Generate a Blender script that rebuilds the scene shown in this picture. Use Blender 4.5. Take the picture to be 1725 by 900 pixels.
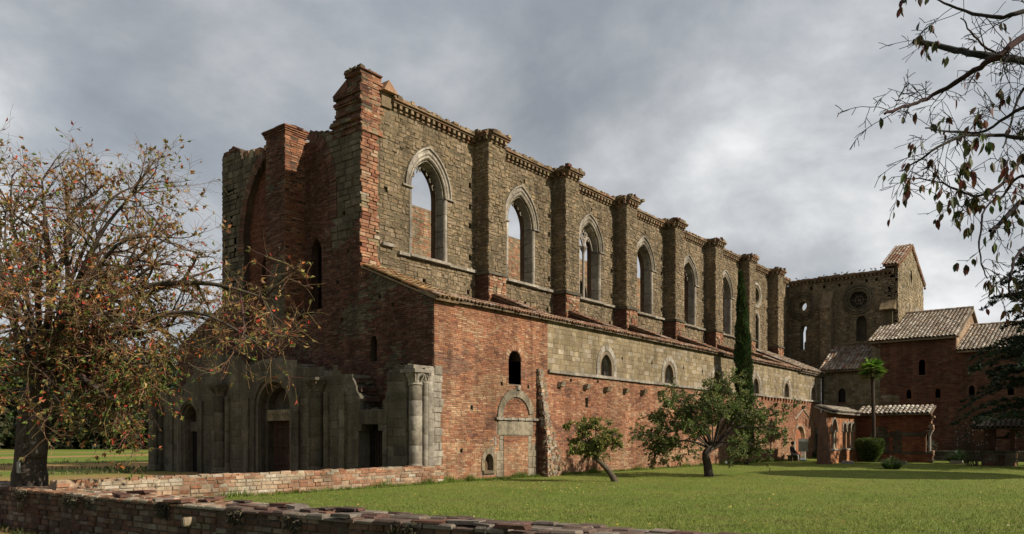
import bpy, math, random
from mathutils import Vector, Matrix, Quaternion, noise
from mathutils.geometry import delaunay_2d_cdt
PI = math.pi
random.seed(11)
for o in list(bpy.data.objects): bpy.data.objects.remove(o)
SC = bpy.context.scene
COL = SC.collection

# ------------------------------------------------------------------ camera
PF, PTH, PY0 = 1298.7, 0.676679, 737.0          # focal length (px of 1725), yaw, horizon row
CX, CY, CZ = -20.545, -20.227, 1.72
cam = bpy.data.cameras.new('camera'); camo = bpy.data.objects.new('camera', cam); COL.objects.link(camo)
camo.location = (CX, CY, CZ); camo.rotation_euler = (PI/2, 0, PTH - PI/2)
cam.sensor_width = 36; cam.lens = 36*PF/1725; cam.shift_y = (PY0-450)/1725
cam.clip_start = .1; cam.clip_end = 3000
SC.camera = camo
FW = (math.cos(PTH), math.sin(PTH)); RT = (math.sin(PTH), -math.cos(PTH))
def ray(u, v):
    a = (u-862.5)/PF; return (FW[0]+a*RT[0], FW[1]+a*RT[1], (PY0-v)/PF)
def onY(u, v, y): r = ray(u, v); t = (y-CY)/r[1]; return Vector((CX+r[0]*t, y, CZ+r[2]*t))
def onX(u, v, x): r = ray(u, v); t = (x-CX)/r[0]; return Vector((x, CY+r[1]*t, CZ+r[2]*t))
def at(u, v, d): r = ray(u, v); return Vector((CX+r[0]*d, CY+r[1]*d, CZ+r[2]*d))
def proj(p):
    dx, dy = p[0]-CX, p[1]-CY; d = dx*FW[0]+dy*FW[1]
    if d < .1: return None
    return 862.5+PF*(dx*RT[0]+dy*RT[1])/d, PY0-PF*(p[2]-CZ)/d, d

# ------------------------------------------------------------------ world, sun, exposure
SUN_EL = math.radians(33); SUN_TAN = .27
LD = Vector((-SUN_TAN, 1, 0)).normalized()*math.cos(SUN_EL); LD.z = -math.sin(SUN_EL)   # light travels this way
W = bpy.data.worlds.new('World'); SC.world = W; W.use_nodes = True
nt = W.node_tree; nt.nodes.clear()
def N(t, typ, **kw):
    n = t.nodes.new(typ)
    for k, v in kw.items(): setattr(n, k, v)
    return n
sky = N(nt, 'ShaderNodeTexSky', sky_type='NISHITA', sun_disc=False, sun_elevation=SUN_EL)
sky.sun_rotation = math.atan2(-LD.x, -LD.y); sky.air_density = 1.2; sky.dust_density = 2
tc = N(nt, 'ShaderNodeTexCoord'); sep = N(nt, 'ShaderNodeSeparateXYZ'); nt.links.new(tc.outputs['Generated'], sep.inputs[0])
za = N(nt, 'ShaderNodeMath', operation='ABSOLUTE'); nt.links.new(sep.outputs[2], za.inputs[0])
zb = N(nt, 'ShaderNodeMath', operation='ADD'); nt.links.new(za.outputs[0], zb.inputs[0]); zb.inputs[1].default_value = .38
cb = N(nt, 'ShaderNodeCombineXYZ')
for i in (0, 1):
    dv = N(nt, 'ShaderNodeMath', operation='DIVIDE'); nt.links.new(sep.outputs[i], dv.inputs[0]); nt.links.new(zb.outputs[0], dv.inputs[1]); nt.links.new(dv.outputs[0], cb.inputs[i])
n1 = N(nt, 'ShaderNodeTexNoise'); n1.inputs['Scale'].default_value = 2.1; n1.inputs['Detail'].default_value = 11; n1.inputs['Roughness'].default_value = .57; n1.inputs['Distortion'].default_value = .15
n2 = N(nt, 'ShaderNodeTexNoise'); n2.inputs['Scale'].default_value = .9; n2.inputs['Detail'].default_value = 4
mp = N(nt, 'ShaderNodeMapping'); mp.inputs['Location'].default_value = (1.2, 8.3, 4); nt.links.new(cb.outputs[0], mp.inputs[0])
nt.links.new(mp.outputs[0], n1.inputs['Vector']); nt.links.new(mp.outputs[0], n2.inputs['Vector'])
mx = N(nt, 'ShaderNodeMath', operation='MULTIPLY_ADD'); nt.links.new(n1.outputs[0], mx.inputs[0]); mx.inputs[1].default_value = .55
m2 = N(nt, 'ShaderNodeMath', operation='MULTIPLY'); nt.links.new(n2.outputs[0], m2.inputs[0]); m2.inputs[1].default_value = .45; nt.links.new(m2.outputs[0], mx.inputs[2])
rp = N(nt, 'ShaderNodeValToRGB'); nt.links.new(mx.outputs[0], rp.inputs[0])
cr = rp.color_ramp; cr.elements[0].position = .38; cr.elements[0].color = (.255, .272, .295, 1); cr.elements[1].position = .66; cr.elements[1].color = (1.0, 1.0, 1.0, 1)
for p, c in ((.45, (.35, .37, .397)), (.51, (.475, .495, .52)), (.57, (.66, .675, .69))):
    e = cr.elements.new(p); e.color = (*c, 1)
c10 = N(nt, 'ShaderNodeVectorMath', operation='SCALE'); c10.inputs['Scale'].default_value = 7.6; nt.links.new(rp.outputs[0], c10.inputs[0])
mr = N(nt, 'ShaderNodeMapRange'); mr.inputs[1].default_value = .40; mr.inputs[2].default_value = .56; mr.inputs[3].default_value = .88; mr.inputs[4].default_value = 1; nt.links.new(n1.outputs[0], mr.inputs[0])
mix = N(nt, 'ShaderNodeMix', data_type='RGBA'); nt.links.new(mr.outputs[0], mix.inputs['Factor']); nt.links.new(sky.outputs[0], mix.inputs['A']); nt.links.new(c10.outputs[0], mix.inputs['B'])
bg = N(nt, 'ShaderNodeBackground'); bg.inputs[1].default_value = .1; nt.links.new(mix.outputs['Result'], bg.inputs[0])
wo = N(nt, 'ShaderNodeOutputWorld'); nt.links.new(bg.outputs[0], wo.inputs[0])
sl = bpy.data.lights.new('sun', 'SUN'); sl.energy = 5.0; sl.angle = math.radians(.6); sl.color = (1, .91, .77)
slo = bpy.data.objects.new('sun', sl); COL.objects.link(slo); slo.rotation_euler = LD.to_track_quat('-Z', 'Y').to_euler(); slo.location = (0, -40, 40)
SC.view_settings.view_transform = 'Standard'; SC.view_settings.look = 'None'; SC.view_settings.exposure = .56; SC.view_settings.gamma = 1
SC.view_settings.use_curve_mapping = False
SC.render.resolution_x, SC.render.resolution_y = 1024, 534

# ------------------------------------------------------------------ materials
def newmat(name):
    m = bpy.data.materials.new(name); m.use_nodes = True; t = m.node_tree
    return m, t, t.nodes['Principled BSDF']
def noise_node(t, scale, detail=5, rough=.55, vec=None):
    n = N(t, 'ShaderNodeTexNoise'); n.inputs['Scale'].default_value = scale; n.inputs['Detail'].default_value = detail; n.inputs['Roughness'].default_value = rough
    if vec: t.links.new(vec, n.inputs['Vector'])
    return n
def mrange(t, src, a, b, c, d):
    n = N(t, 'ShaderNodeMapRange'); t.links.new(src, n.inputs[0])
    for i, v in enumerate((a, b, c, d)): n.inputs[i+1].default_value = v
    return n.outputs[0]
def mulc(t, col, fac):
    n = N(t, 'ShaderNodeVectorMath', operation='SCALE'); t.links.new(col, n.inputs[0]); t.links.new(fac, n.inputs['Scale']); return n.outputs[0]
def masonry_mat(name, grain=14, stain=.55, bump=.5, lichen=None, rough=.92, streak=.68):
    """colour of each piece comes from its own 'tint'; the nodes add mottling, stains and relief"""
    m, t, b = newmat(name)
    at_ = N(t, 'ShaderNodeAttribute', attribute_name='tint'); g = N(t, 'ShaderNodeNewGeometry'); P = g.outputs['Position']
    a = noise_node(t, grain, 6, .65, P); c = noise_node(t, stain, 5, .6, P); d = noise_node(t, stain*4.3, 5, .65, P)
    col = mulc(t, at_.outputs['Color'], mrange(t, a.outputs[0], .25, .75, .53, 1.14))
    col = mulc(t, col, mrange(t, c.outputs[0], .3, .7, .72, 1.24))
    col = mulc(t, col, mrange(t, d.outputs[0], .3, .72, .72, 1.22))
    sm = N(t, 'ShaderNodeMapping'); sm.inputs['Scale'].default_value = (1.6, 1.6, .13); t.links.new(P, sm.inputs[0])
    sn = noise_node(t, 1.0, 6, .6, sm.outputs[0]); col = mulc(t, col, mrange(t, sn.outputs[0], .32, .62, streak, 1.1))
    if lichen:
        l = noise_node(t, 2.6, 8, .7, P); f = mrange(t, l.outputs[0], lichen[1], lichen[1]+.1, 0, lichen[2])
        mxn = N(t, 'ShaderNodeMix', data_type='RGBA'); t.links.new(f, mxn.inputs['Factor']); t.links.new(col, mxn.inputs['A']); mxn.inputs['B'].default_value = (*lichen[0], 1); col = mxn.outputs['Result']
    t.links.new(col, b.inputs['Base Color']); b.inputs['Roughness'].default_value = rough; b.inputs['Specular IOR Level'].default_value = .15
    bp = N(t, 'ShaderNodeBump'); bp.inputs['Strength'].default_value = bump; bp.inputs['Distance'].default_value = .03
    e = noise_node(t, grain*1.6, 8, .7, P); t.links.new(e.outputs[0], bp.inputs['Height']); t.links.new(bp.outputs[0], b.inputs['Normal'])
    return m
M = {}
M['brick'] = masonry_mat('brick_masonry', 22, .45, .55)
M['stone'] = masonry_mat('tufa_stone', 12, .5, .7, ((.085, .07, .036), .57, .45))
M['ashlar'] = masonry_mat('travertine_ashlar', 9, .4, .75, ((.06, .055, .04), .52, .65), .92, .48)
M['pale'] = masonry_mat('pale_dressed_stone', 9, .9, .35, ((.11, .1, .085), .6, .5))
M['mortar'] = masonry_mat('lime_mortar', 25, .6, .7)
M['tile'] = masonry_mat('terracotta_tile', 9, .8, .4, ((.17, .12, .045), .55, .7))
M['wood'] = masonry_mat('weathered_wood', 8, 1.5, .4)
M['bark'] = masonry_mat('bark', 16, 2.2, 1.0)
M['plain'] = masonry_mat('painted_metal', 5, 1, .1, None, .5, .95)
M['cloth'] = masonry_mat('cloth', 30, 3, .2)
def leaf_mat(name, var=.35):
    m, t, b = newmat(name)
    at_ = N(t, 'ShaderNodeAttribute', attribute_name='tint'); g = N(t, 'ShaderNodeNewGeometry')
    a = noise_node(t, 1.3, 3, .5, g.outputs['Position'])
    col = mulc(t, at_.outputs['Color'], mrange(t, a.outputs[0], .3, .7, 1-var, 1+var))
    t.links.new(col, b.inputs['Base Color']); b.inputs['Roughness'].default_value = .6; b.inputs['Specular IOR Level'].default_value = .25
    tr = N(t, 'ShaderNodeBsdfTranslucent'); t.links.new(col, tr.inputs[0])
    ms = N(t, 'ShaderNodeMixShader'); ms.inputs[0].default_value = .3; t.links.new(b.outputs[0], ms.inputs[1]); t.links.new(tr.outputs[0], ms.inputs[2])
    t.links.new(ms.outputs[0], t.nodes['Material Output'].inputs[0])
    return m
M['leaf'] = leaf_mat('leaf')
def lawn_mat():
    m, t, b = newmat('lawn_grass'); g = N(t, 'ShaderNodeNewGeometry'); P = g.outputs['Position']
    a = noise_node(t, .22, 6, .62, P); c = noise_node(t, 7, 6, .7, P); d = noise_node(t, 60, 3, .6, P); e = noise_node(t, 1.1, 7, .7, P)
    r = N(t, 'ShaderNodeValToRGB'); t.links.new(a.outputs[0], r.inputs[0])
    r.color_ramp.elements[0].position = .33; r.color_ramp.elements[0].color = (.10, .145, .022, 1); r.color_ramp.elements[1].position = .68; r.color_ramp.elements[1].color = (.165, .18, .038, 1)
    col = mulc(t, r.outputs[0], mrange(t, c.outputs[0], .3, .7, .72, 1.3)); col = mulc(t, col, mrange(t, d.outputs[0], .3, .7, .75, 1.25))
    f = mrange(t, e.outputs[0], .5, .68, 0, .75); mxn = N(t, 'ShaderNodeMix', data_type='RGBA'); t.links.new(f, mxn.inputs['Factor']); t.links.new(col, mxn.inputs['A']); mxn.inputs['B'].default_value = (.15, .125, .045, 1); col = mxn.outputs['Result']
    t.links.new(col, b.inputs['Base Color']); b.inputs['Roughness'].default_value = .95; b.inputs['Specular IOR Level'].default_value = .1
    bp = N(t, 'ShaderNodeBump'); bp.inputs['Strength'].default_value = .9; bp.inputs['Distance'].default_value = .05; t.links.new(d.outputs[0], bp.inputs['Height']); t.links.new(bp.outputs[0], b.inputs['Normal'])
    return m
M['lawn'] = lawn_mat()
def field_mat():
    m, t, b = newmat('field_soil_and_grass'); g = N(t, 'ShaderNodeNewGeometry'); P = g.outputs['Position']
    mpn = N(t, 'ShaderNodeMapping'); mpn.inputs['Rotation'].default_value = (0, 0, .95); mpn.inputs['Scale'].default_value = (.02, .10, 1); t.links.new(P, mpn.inputs[0])
    a = noise_node(t, 1.0, 5, .6, mpn.outputs[0]); c = noise_node(t, 3, 6, .7, P)
    r = N(t, 'ShaderNodeValToRGB'); t.links.new(a.outputs[0], r.inputs[0])
    r.color_ramp.elements[0].position = .49; r.color_ramp.elements[0].color = (.085, .13, .022, 1); r.color_ramp.elements[1].position = .57; r.color_ramp.elements[1].color = (.23, .15, .06, 1)
    col = mulc(t, r.outputs[0], mrange(t, c.outputs[0], .3, .7, .7, 1.3))
    t.links.new(col, b.inputs['Base Color']); b.inputs['Roughness'].default_value = 1; b.inputs['Specular IOR Level'].default_value = .05
    bp = N(t, 'ShaderNodeBump'); bp.inputs['Strength'].default_value = .8; bp.inputs['Distance'].default_value = .1; t.links.new(c.outputs[0], bp.inputs['Height']); t.links.new(bp.outputs[0], b.inputs['Normal'])
    return m
M['field'] = field_mat()

# palettes (linear base colours; BRICKD has the shade of the west faces put in)
BRICK = [(0.2589, 0.1155, 0.0627), (0.2919, 0.1414, 0.0788), (0.2258, 0.0922, 0.0529), (0.3084, 0.166, 0.0985), (0.2754, 0.1328, 0.0751), (0.1763, 0.0775, 0.0492), (0.2479, 0.1181, 0.0677), (0.2809, 0.1205, 0.0616)]
BRICKT = [(0.3348, 0.196, 0.11), (0.3078, 0.168, 0.0935), (0.3618, 0.2352, 0.143), (0.2862, 0.1512, 0.0847), (0.324, 0.2072, 0.1265), (0.2592, 0.1344, 0.077), (0.2808, 0.1288, 0.0704)]
BRICKB = [(.15, .07, .045), (.175, .085, .052), (.13, .062, .042), (.20, .105, .067), (.17, .095, .064)]
BRICKP = [(.31, .18, .107), (.335, .205, .13), (.275, .14, .082), (.35, .24, .158), (.295, .155, .093), (.24, .112, .064)]
BRICKD = [(.115, .052, .034), (.095, .044, .03), (.13, .062, .041), (.10, .052, .037), (.125, .07, .048), (.085, .042, .03), (.145, .082, .055)]  # brick darkened for the shaded west faces, shade put into the colour
TUFA = [(0.2086, 0.1545, 0.0933), (0.1916, 0.1415, 0.0835), (0.224, 0.1677, 0.1047), (0.1762, 0.1313, 0.0794), (0.2032, 0.1459, 0.0835), (0.2363, 0.1807, 0.1195), (0.1647, 0.1255, 0.0802), (0.2147, 0.1619, 0.1031)]
TUFAL = [(0.2318, 0.18, 0.1071), (0.2112, 0.162, 0.0918), (0.2575, 0.206, 0.1326), (0.2009, 0.157, 0.0918), (0.2451, 0.193, 0.1173), (0.2833, 0.235, 0.1683)]
ASH = [(0.1354, 0.1156, 0.0805), (0.118, 0.1005, 0.0697), (0.1503, 0.1289, 0.0929), (0.1031, 0.0887, 0.062), (0.1284, 0.1088, 0.072)]
PALE = [(.275, .24, .19), (.24, .208, .165), (.30, .266, .215), (.215, .183, .14), (.26, .225, .183)]
CORN = [(.2, .14, .085), (.17, .115, .068), (.23, .165, .105), (.21, .12, .07)]
TILE = [(.27, .135, .082), (.32, .19, .125), (.35, .25, .175), (.23, .115, .072), (.40, .31, .235), (.29, .17, .112)]
TILEG = [(.33, .275, .215), (.39, .335, .27), (.27, .215, .16), (.43, .38, .315), (.31, .235, .175), (.23, .175, .13)]
def pick(pal, s=.12):
    c = random.choice(pal); k = 1+random.uniform(-s, s); return (c[0]*k, c[1]*k, c[2]*k)

# ------------------------------------------------------------------ mesh building
class MB:
    def __init__(s): s.v = []; s.f = []; s.t = []
    def face(s, pts, tint):
        b = len(s.v); s.v += [tuple(p) for p in pts]; s.t += [tint]*len(pts); s.f.append(tuple(range(b, b+len(pts))))
    def add(s, pts, faces, tint):
        b = len(s.v); s.v += [tuple(p) for p in pts]; s.t += [tint]*len(pts); s.f += [tuple(i+b for i in f) for f in faces]
    def box(s, a, b, tint, j=0):
        x0, y0, z0 = a; x1, y1, z1 = b
        p = [(x0, y0, z0), (x1, y0, z0), (x1, y1, z0), (x0, y1, z0), (x0, y0, z1), (x1, y0, z1), (x1, y1, z1), (x0, y1, z1)]
        if j: p = [tuple(c+random.uniform(-j, j) for c in q) for q in p]
        s.add(p, BOXF, tint)
    def tube(s, pts, rad, sides, tint, cap=True):
        pts = [Vector(p) for p in pts]; n = len(pts); base = len(s.v); ref = None
        for i, p in enumerate(pts):
            d = (pts[min(i+1, n-1)]-pts[max(i-1, 0)])
            if d.length < 1e-9: d = Vector((0, 0, 1))
            d.normalize()
            if ref is None: ref = d.orthogonal().normalized()
            ref = (ref-d*ref.dot(d)); ref = ref.normalized() if ref.length > 1e-6 else d.orthogonal().normalized()
            q = d.cross(ref); r = rad[i] if hasattr(rad, '__len__') else rad
            for k in range(sides):
                a = 2*PI*k/sides; s.v.append(tuple(p+(ref*math.cos(a)+q*math.sin(a))*r)); s.t.append(tint)
        for i in range(n-1):
            for k in range(sides):
                a = base+i*sides+k; b2 = base+i*sides+(k+1) % sides
                s.f.append((a, b2, b2+sides, a+sides))
        if cap:
            s.f.append(tuple(base+k for k in reversed(range(sides)))); s.f.append(tuple(base+(n-1)*sides+k for k in range(sides)))
    def lathe(s, c, prof, sides, tint, a0=0, a1=2*PI):
        base = len(s.v); full = abs(a1-a0-2*PI) < 1e-6; m = sides if full else sides+1
        for r, z in prof:
            for k in range(m):
                a = a0+(a1-a0)*k/sides; s.v.append((c[0]+r*math.cos(a), c[1]+r*math.sin(a), c[2]+z)); s.t.append(tint)
        for i in range(len(prof)-1):
            for k in range(sides):
                a = base+i*m+k; b2 = base+i*m+(k+1) % m; s.f.append((a, b2, b2+m, a+m))
        s.f.append(tuple(base+(len(prof)-1)*m+k for k in range(m)))
BOXF = [(3, 2, 1, 0), (4, 5, 6, 7), (0, 1, 5, 4), (1, 2, 6, 5), (2, 3, 7, 6), (3, 0, 4, 7)]
def mesh_of(name, mb, mat, smooth=False):
    me = bpy.data.meshes.new(name); me.from_pydata(mb.v, [], mb.f)
    a = me.attributes.new('tint', 'FLOAT_COLOR', 'POINT'); flat = []
    for c in mb.t: flat += [c[0], c[1], c[2], 1.0]
    a.data.foreach_set('color', flat); me.materials.append(M[mat] if isinstance(mat, str) else mat)
    if smooth: me.polygons.foreach_set('use_smooth', [True]*len(me.polygons))
    me.update(); return me
ROOTLOC = {}
def link(name, me, parent=None, **props):
    o = bpy.data.objects.new(name, me); COL.objects.link(o)
    if parent is not None:
        o.parent = parent
        if parent.name in ROOTLOC: o.matrix_parent_inverse = Matrix.Translation(-ROOTLOC[parent.name])
    for k, v in props.items(): o[k] = v
    return o
def obj(name, mb, mat, parent=None, smooth=False, **props): return link(name, mesh_of(name, mb, mat, smooth), parent, **props)
def thing(name, label, cat, loc=(0, 0, 0), group=None):
    o = bpy.data.objects.new(name, None); COL.objects.link(o); o.location = loc; o['label'] = label; o['category'] = cat; o.empty_display_size = .3
    if group: o['group'] = group
    ROOTLOC[o.name] = Vector(loc); return o
def tag(o, label, cat, group=None):
    o['label'] = label; o['category'] = cat
    if group: o['group'] = group
    return o

class Frame:
    """a flat face: P(u, v, d) = origin + U*u + V*v + Nrm*d"""
    def __init__(s, o, U, V=(0, 0, 1), Nn=None):
        s.o = Vector(o); s.U = Vector(U); s.V = Vector(V); s.N = Vector(Nn) if Nn else s.U.cross(s.V)
    def P(s, u, v, d=0): return s.o+s.U*u+s.V*v+s.N*d
SOUTH = lambda y: Frame((0, y, 0), (1, 0, 0), (0, 0, 1), (0, -1, 0))
WEST = lambda x: Frame((x, 0, 0), (0, 1, 0), (0, 0, 1), (-1, 0, 0))

def inside(poly, x, y):
    c = False; j = len(poly)-1
    for i in range(len(poly)):
        xi, yi = poly[i]; xj, yj = poly[j]
        if (yi > y) != (yj > y) and x < (xj-xi)*(y-yi)/(yj-yi)+xi: c = not c
        j = i
    return c
def plate(mb, fr, outer, holes, d0, d1, tint, back=True, rim=True):
    """slab between depth d0 (back) and d1 (front) with real holes"""
    vs, es = [], []
    for poly in [outer]+holes:
        b = len(vs); n = len(poly); vs += [Vector((p[0], p[1])) for p in poly]; es += [(b+i, b+(i+1) % n) for i in range(n)]
    V, Ed, Fc, *_ = delaunay_2d_cdt(vs, es, [], 0, 1e-5)
    keep = []
    for f in Fc:
        cx = sum(V[i].x for i in f)/len(f); cy = sum(V[i].y for i in f)/len(f)
        if inside(outer, cx, cy) and not any(inside(h, cx, cy) for h in holes): keep.append(f)
    flip = fr.U.cross(fr.V).dot(fr.N) < 0
    g = (lambda f: tuple(reversed(f))) if flip else (lambda f: tuple(f))
    mb.add([fr.P(p.x, p.y, d1) for p in V], [g(f) for f in keep], tint)
    if back: mb.add([fr.P(p.x, p.y, d0) for p in V], [tuple(reversed(g(f))) for f in keep], tint)
    if rim:
        for poly in [outer]+holes:
            n = len(poly)
            for i in range(n):
                a, b = poly[i], poly[(i+1) % n]
                mb.face([fr.P(*a, d0), fr.P(*b, d0), fr.P(*b, d1), fr.P(*a, d1)], tint)
def scan(polys, v):
    xs = []
    for poly in polys:
        n = len(poly)
        for i in range(n):
            (x0, y0), (x1, y1) = poly[i], poly[(i+1) % n]
            if (y0 > v) != (y1 > v): xs.append(x0+(x1-x0)*(v-y0)/(y1-y0))
    xs.sort(); return [(xs[i], xs[i+1]) for i in range(0, len(xs)-1, 2)]
class Sty:
    def __init__(s, h, l, pal, joint=.012, proud=(.005, .025), j=.004, vary=.12, jag=0, bev=0, palf=None, split=0):
        s.split = split
        s.h, s.l, s.pal, s.joint, s.proud, s.j, s.vary, s.jag, s.bev, s.palf = h, l, pal, joint, proud, j, vary, jag, bev, palf
def courses(fr, polys, sty, holes=[], d0=0, rng=None):
    """stone records (frame, u0, u1, v0, v1, dback, dfront, tint) in courses inside the even-odd region"""
    R = random.Random(rng or 5); out = []
    vmin = min(p[1] for p in polys[0]); vmax = max(p[1] for p in polys[0]); v = vmin
    while v < vmax-.02:
        h = min(R.uniform(*sty.h), vmax-v)
        if vmax-v-h < sty.h[0]*.5: h = vmax-v
        vm = v+h/2
        iv = scan(polys, vm)
        if holes:
            for hp in holes:
                ylo = min(p[1] for p in hp); yhi = max(p[1] for p in hp)
                if ylo > v+h or yhi < v: continue
                cut = scan([hp], min(max(vm, ylo+1e-3), yhi-1e-3)); new = []
                for a, b in iv:
                    segs = [(a, b)]
                    for c, d in cut:
                        s2 = []
                        for p, q in segs:
                            if d <= p or c >= q: s2.append((p, q))
                            else:
                                if c > p: s2.append((p, c))
                                if d < q: s2.append((d, q))
                        segs = s2
                    new += segs
                iv = new
        for a, b in iv:
            if sty.jag: a -= R.uniform(-.2, 1)*sty.jag; b += R.uniform(-.2, 1)*sty.jag
            if b-a < .03: continue
            u = a
            while u < b-1e-4:
                w = R.uniform(*sty.l)
                if b-u-w < sty.l[0]*.55: w = b-u
                jt = sty.joint/2; pal = sty.palf(u+w/2, vm, R) if sty.palf else sty.pal
                c = R.choice(pal); k = 1+R.uniform(-sty.vary, sty.vary)
                dz = R.uniform(-.03, .03) if sty.split else 0
                if sty.split and h > .19 and R.random() < sty.split:
                    hm = h*R.uniform(.38, .62); c2 = R.choice(pal)
                    out.append((fr, u+jt, u+w-jt, v+jt, v+hm-jt*.7, d0-.02, d0+R.uniform(*sty.proud), (c[0]*k, c[1]*k, c[2]*k), sty)); out.append((fr, u+jt, u+w-jt, v+hm+jt*.7, v+h-jt, d0-.02, d0+R.uniform(*sty.proud), (c2[0]*k, c2[1]*k, c2[2]*k), sty))
                elif w > jt*3 and h > jt*3: out.append((fr, u+jt, u+w-jt, v+jt+dz*.4, v+h-jt+dz*.4, d0-.02, d0+R.uniform(*sty.proud), (c[0]*k, c[1]*k, c[2]*k), sty))
                u += w
        v += h
    return out
def put_stone(mb, s, R=random):
    fr, u0, u1, v0, v1, da, db, tint, sty = s; j = sty.j
    q = [(u0, v0), (u1, v0), (u1, v1), (u0, v1)]
    q = [(a+R.uniform(-j, j), b+R.uniform(-j, j)) for a, b in q]
    back = [fr.P(a, b, da) for a, b in q]
    if sty.bev:
        e = min(sty.bev, (u1-u0)*.3, (v1-v0)*.3); m = [fr.P(a, b, db-e*.8+R.uniform(-j, j)) for a, b in q]
        ins = [(q[0][0]+e, q[0][1]+e), (q[1][0]-e, q[1][1]+e), (q[2][0]-e, q[2][1]-e), (q[3][0]+e, q[3][1]-e)]
        fnt = [fr.P(a, b, db+R.uniform(-j, j)) for a, b in ins]
        F = [(8, 9, 10, 11)]
        for k in range(4):
            n = (k+1) % 4; F += [(k, n, 4+n, 4+k), (4+k, 4+n, 8+n, 8+k)]
        mb.add(back+m+fnt, F, tint)
    else:
        fnt = [fr.P(a, b, db+R.uniform(-j, j)) for a, b in q]
        F = [(4, 5, 6, 7)]+[(k, (k+1) % 4, 4+(k+1) % 4, 4+k) for k in range(4)]
        mb.add(back+fnt, F, tint)
PROTO = {}
def proto(pal, mat, k):
    key = (id(pal), mat, k)
    if key not in PROTO:
        R = random.Random(k*7+1); mb = MB(); c = pal[k % len(pal)]; f = 1+R.uniform(-.12, .12)
        q = [(R.uniform(0, .03), R.uniform(0, .04)), (1-R.uniform(0, .03), R.uniform(0, .04)), (1-R.uniform(0, .03), 1-R.uniform(0, .04)), (R.uniform(0, .03), 1-R.uniform(0, .04))]
        e = .05; ins = [(q[0][0]+e, q[0][1]+e*1.6), (q[1][0]-e, q[1][1]+e*1.6), (q[2][0]-e, q[2][1]-e*1.6), (q[3][0]+e, q[3][1]-e*1.6)]
        pts = [(a, b, 0) for a, b in q]+[(a, b, .72+R.uniform(-.1, .1)) for a, b in q]+[(a, b, 1+R.uniform(-.1, .08)) for a, b in ins]
        F = [(3, 2, 1, 0), (8, 9, 10, 11)]
        for i in range(4):
            n = (i+1) % 4; F += [(i, n, 4+n, 4+i), (4+i, 4+n, 8+n, 8+i)]
        mb.add(pts, F, (c[0]*f, c[1]*f, c[2]*f)); PROTO[key] = mesh_of('masonry_piece', mb, mat)
    return PROTO[key]
def pxarea(s):
    fr, u0, u1, v0, v1, da, db = s[:7]; c = fr.P((u0+u1)/2, (v0+v1)/2, db); p = proj(c)
    if not p or not (-5 < p[0] < 1730 and -5 < p[1] < 905): return 0
    if (Vector((CX, CY, CZ))-c).dot(fr.N) < 0: return 0
    A = proj(fr.P(u0, v0, db)); B = proj(fr.P(u1, v0, db)); D = proj(fr.P(u0, v1, db))
    if not (A and B and D): return 0
    return abs((B[0]-A[0])*(D[1]-A[1])-(B[1]-A[1])*(D[0]-A[0]))
def lay(stones, piece, stuff, mat, parent, n=0, label=None, rng=3):
    """the n that show largest become objects of their own, the rest one stuff part"""
    R = random.Random(rng)
    if n:
        stones = sorted(stones, key=pxarea, reverse=True); big, stones = stones[:n], stones[n:]
        for s in big:
            fr, u0, u1, v0, v1, da, db, tint, sty = s
            pal = sty.palf((u0+u1)/2, (v0+v1)/2, R) if sty.palf else sty.pal
            o = link(piece, proto(pal, mat, R.randrange(12)), parent)
            mtx = Matrix.Identity(4); P = fr.P(u0, v0, da)
            for i in range(3): mtx[i][0] = fr.U[i]*(u1-u0); mtx[i][1] = fr.V[i]*(v1-v0); mtx[i][2] = fr.N[i]*(db-da); mtx[i][3] = P[i]
            o.matrix_basis = mtx
    if stones:
        mb = MB()
        for s in stones: put_stone(mb, s, R)
        obj(stuff, mb, mat, parent, kind='stuff')
def arch(cx, hw, z0, zs, rise, n=8, m=4):
    """polyline up the left jamb, over the arch (round if rise == hw, else pointed) and down the right"""
    c = (rise*rise-hw*hw)/(2*hw); Rr = c+hw; a1 = math.atan2(rise, -c) if c > 1e-6 else PI/2
    a1 = PI-math.acos(max(-1, min(1, c/Rr))) if c > 1e-6 else PI/2
    L = [(cx-hw, z0+(zs-z0)*i/m) for i in range(m)]
    # left arc: centre (c,0), from angle PI to the apex
    ap = math.atan2(rise, -c)
    left = [(cx+c+Rr*math.cos(PI+(ap-PI)*i/n), zs+Rr*math.sin(PI+(ap-PI)*i/n)) for i in range(n+1)]
    pts = L+left
    return pts+[(2*cx-p[0], p[1]) for p in reversed(pts[:-1])]
def arch_frame(fr, prof, z0, zs, cx, k, parent, piece, mat, pal, n=8, m=4, group=2, first=0, last=None, gap=.006):
    """stone frame: profile [(half width, depth)], cut into blocks; each block a mesh of its own"""
    lines = [[(p, d) for p in arch(cx, hw, z0, zs, hw*k, n, m)] for hw, d in prof]
    N_ = len(lines[0]); last = last if last is not None else N_-1; i = first
    while i < last:
        e = min(i+group, last)
        if last-e == 1 and group > 1: e = last
        mb = MB(); jit = random.uniform(-.012, .012); t = pick(pal, .1)
        grid = []
        for ln in lines:
            row = []
            for q in range(i, e+1):
                (a, b), d = ln[q]
                if q == i or q == e:
                    q2 = i+1 if q == i else e-1; (a2, b2), _ = ln[q2]; L = math.hypot(a2-a, b2-b) or 1
                    a += (a2-a)/L*gap; b += (b2-b)/L*gap
                row.append(fr.P(a, b, d+(jit if d > -.3 else 0)))
            grid.append(row)
        w = e-i+1; pts = [p for r in grid for p in r]; F = []
        for r in range(len(grid)-1):
            for c in range(w-1): F.append((r*w+c, r*w+c+1, (r+1)*w+c+1, (r+1)*w+c))
        F.append(tuple(r*w for r in range(len(grid)))); F.append(tuple(r*w+w-1 for r in reversed(range(len(grid)))))
        mb.add(pts, F, t); obj(piece, mb, mat, parent)
        i = e
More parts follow.
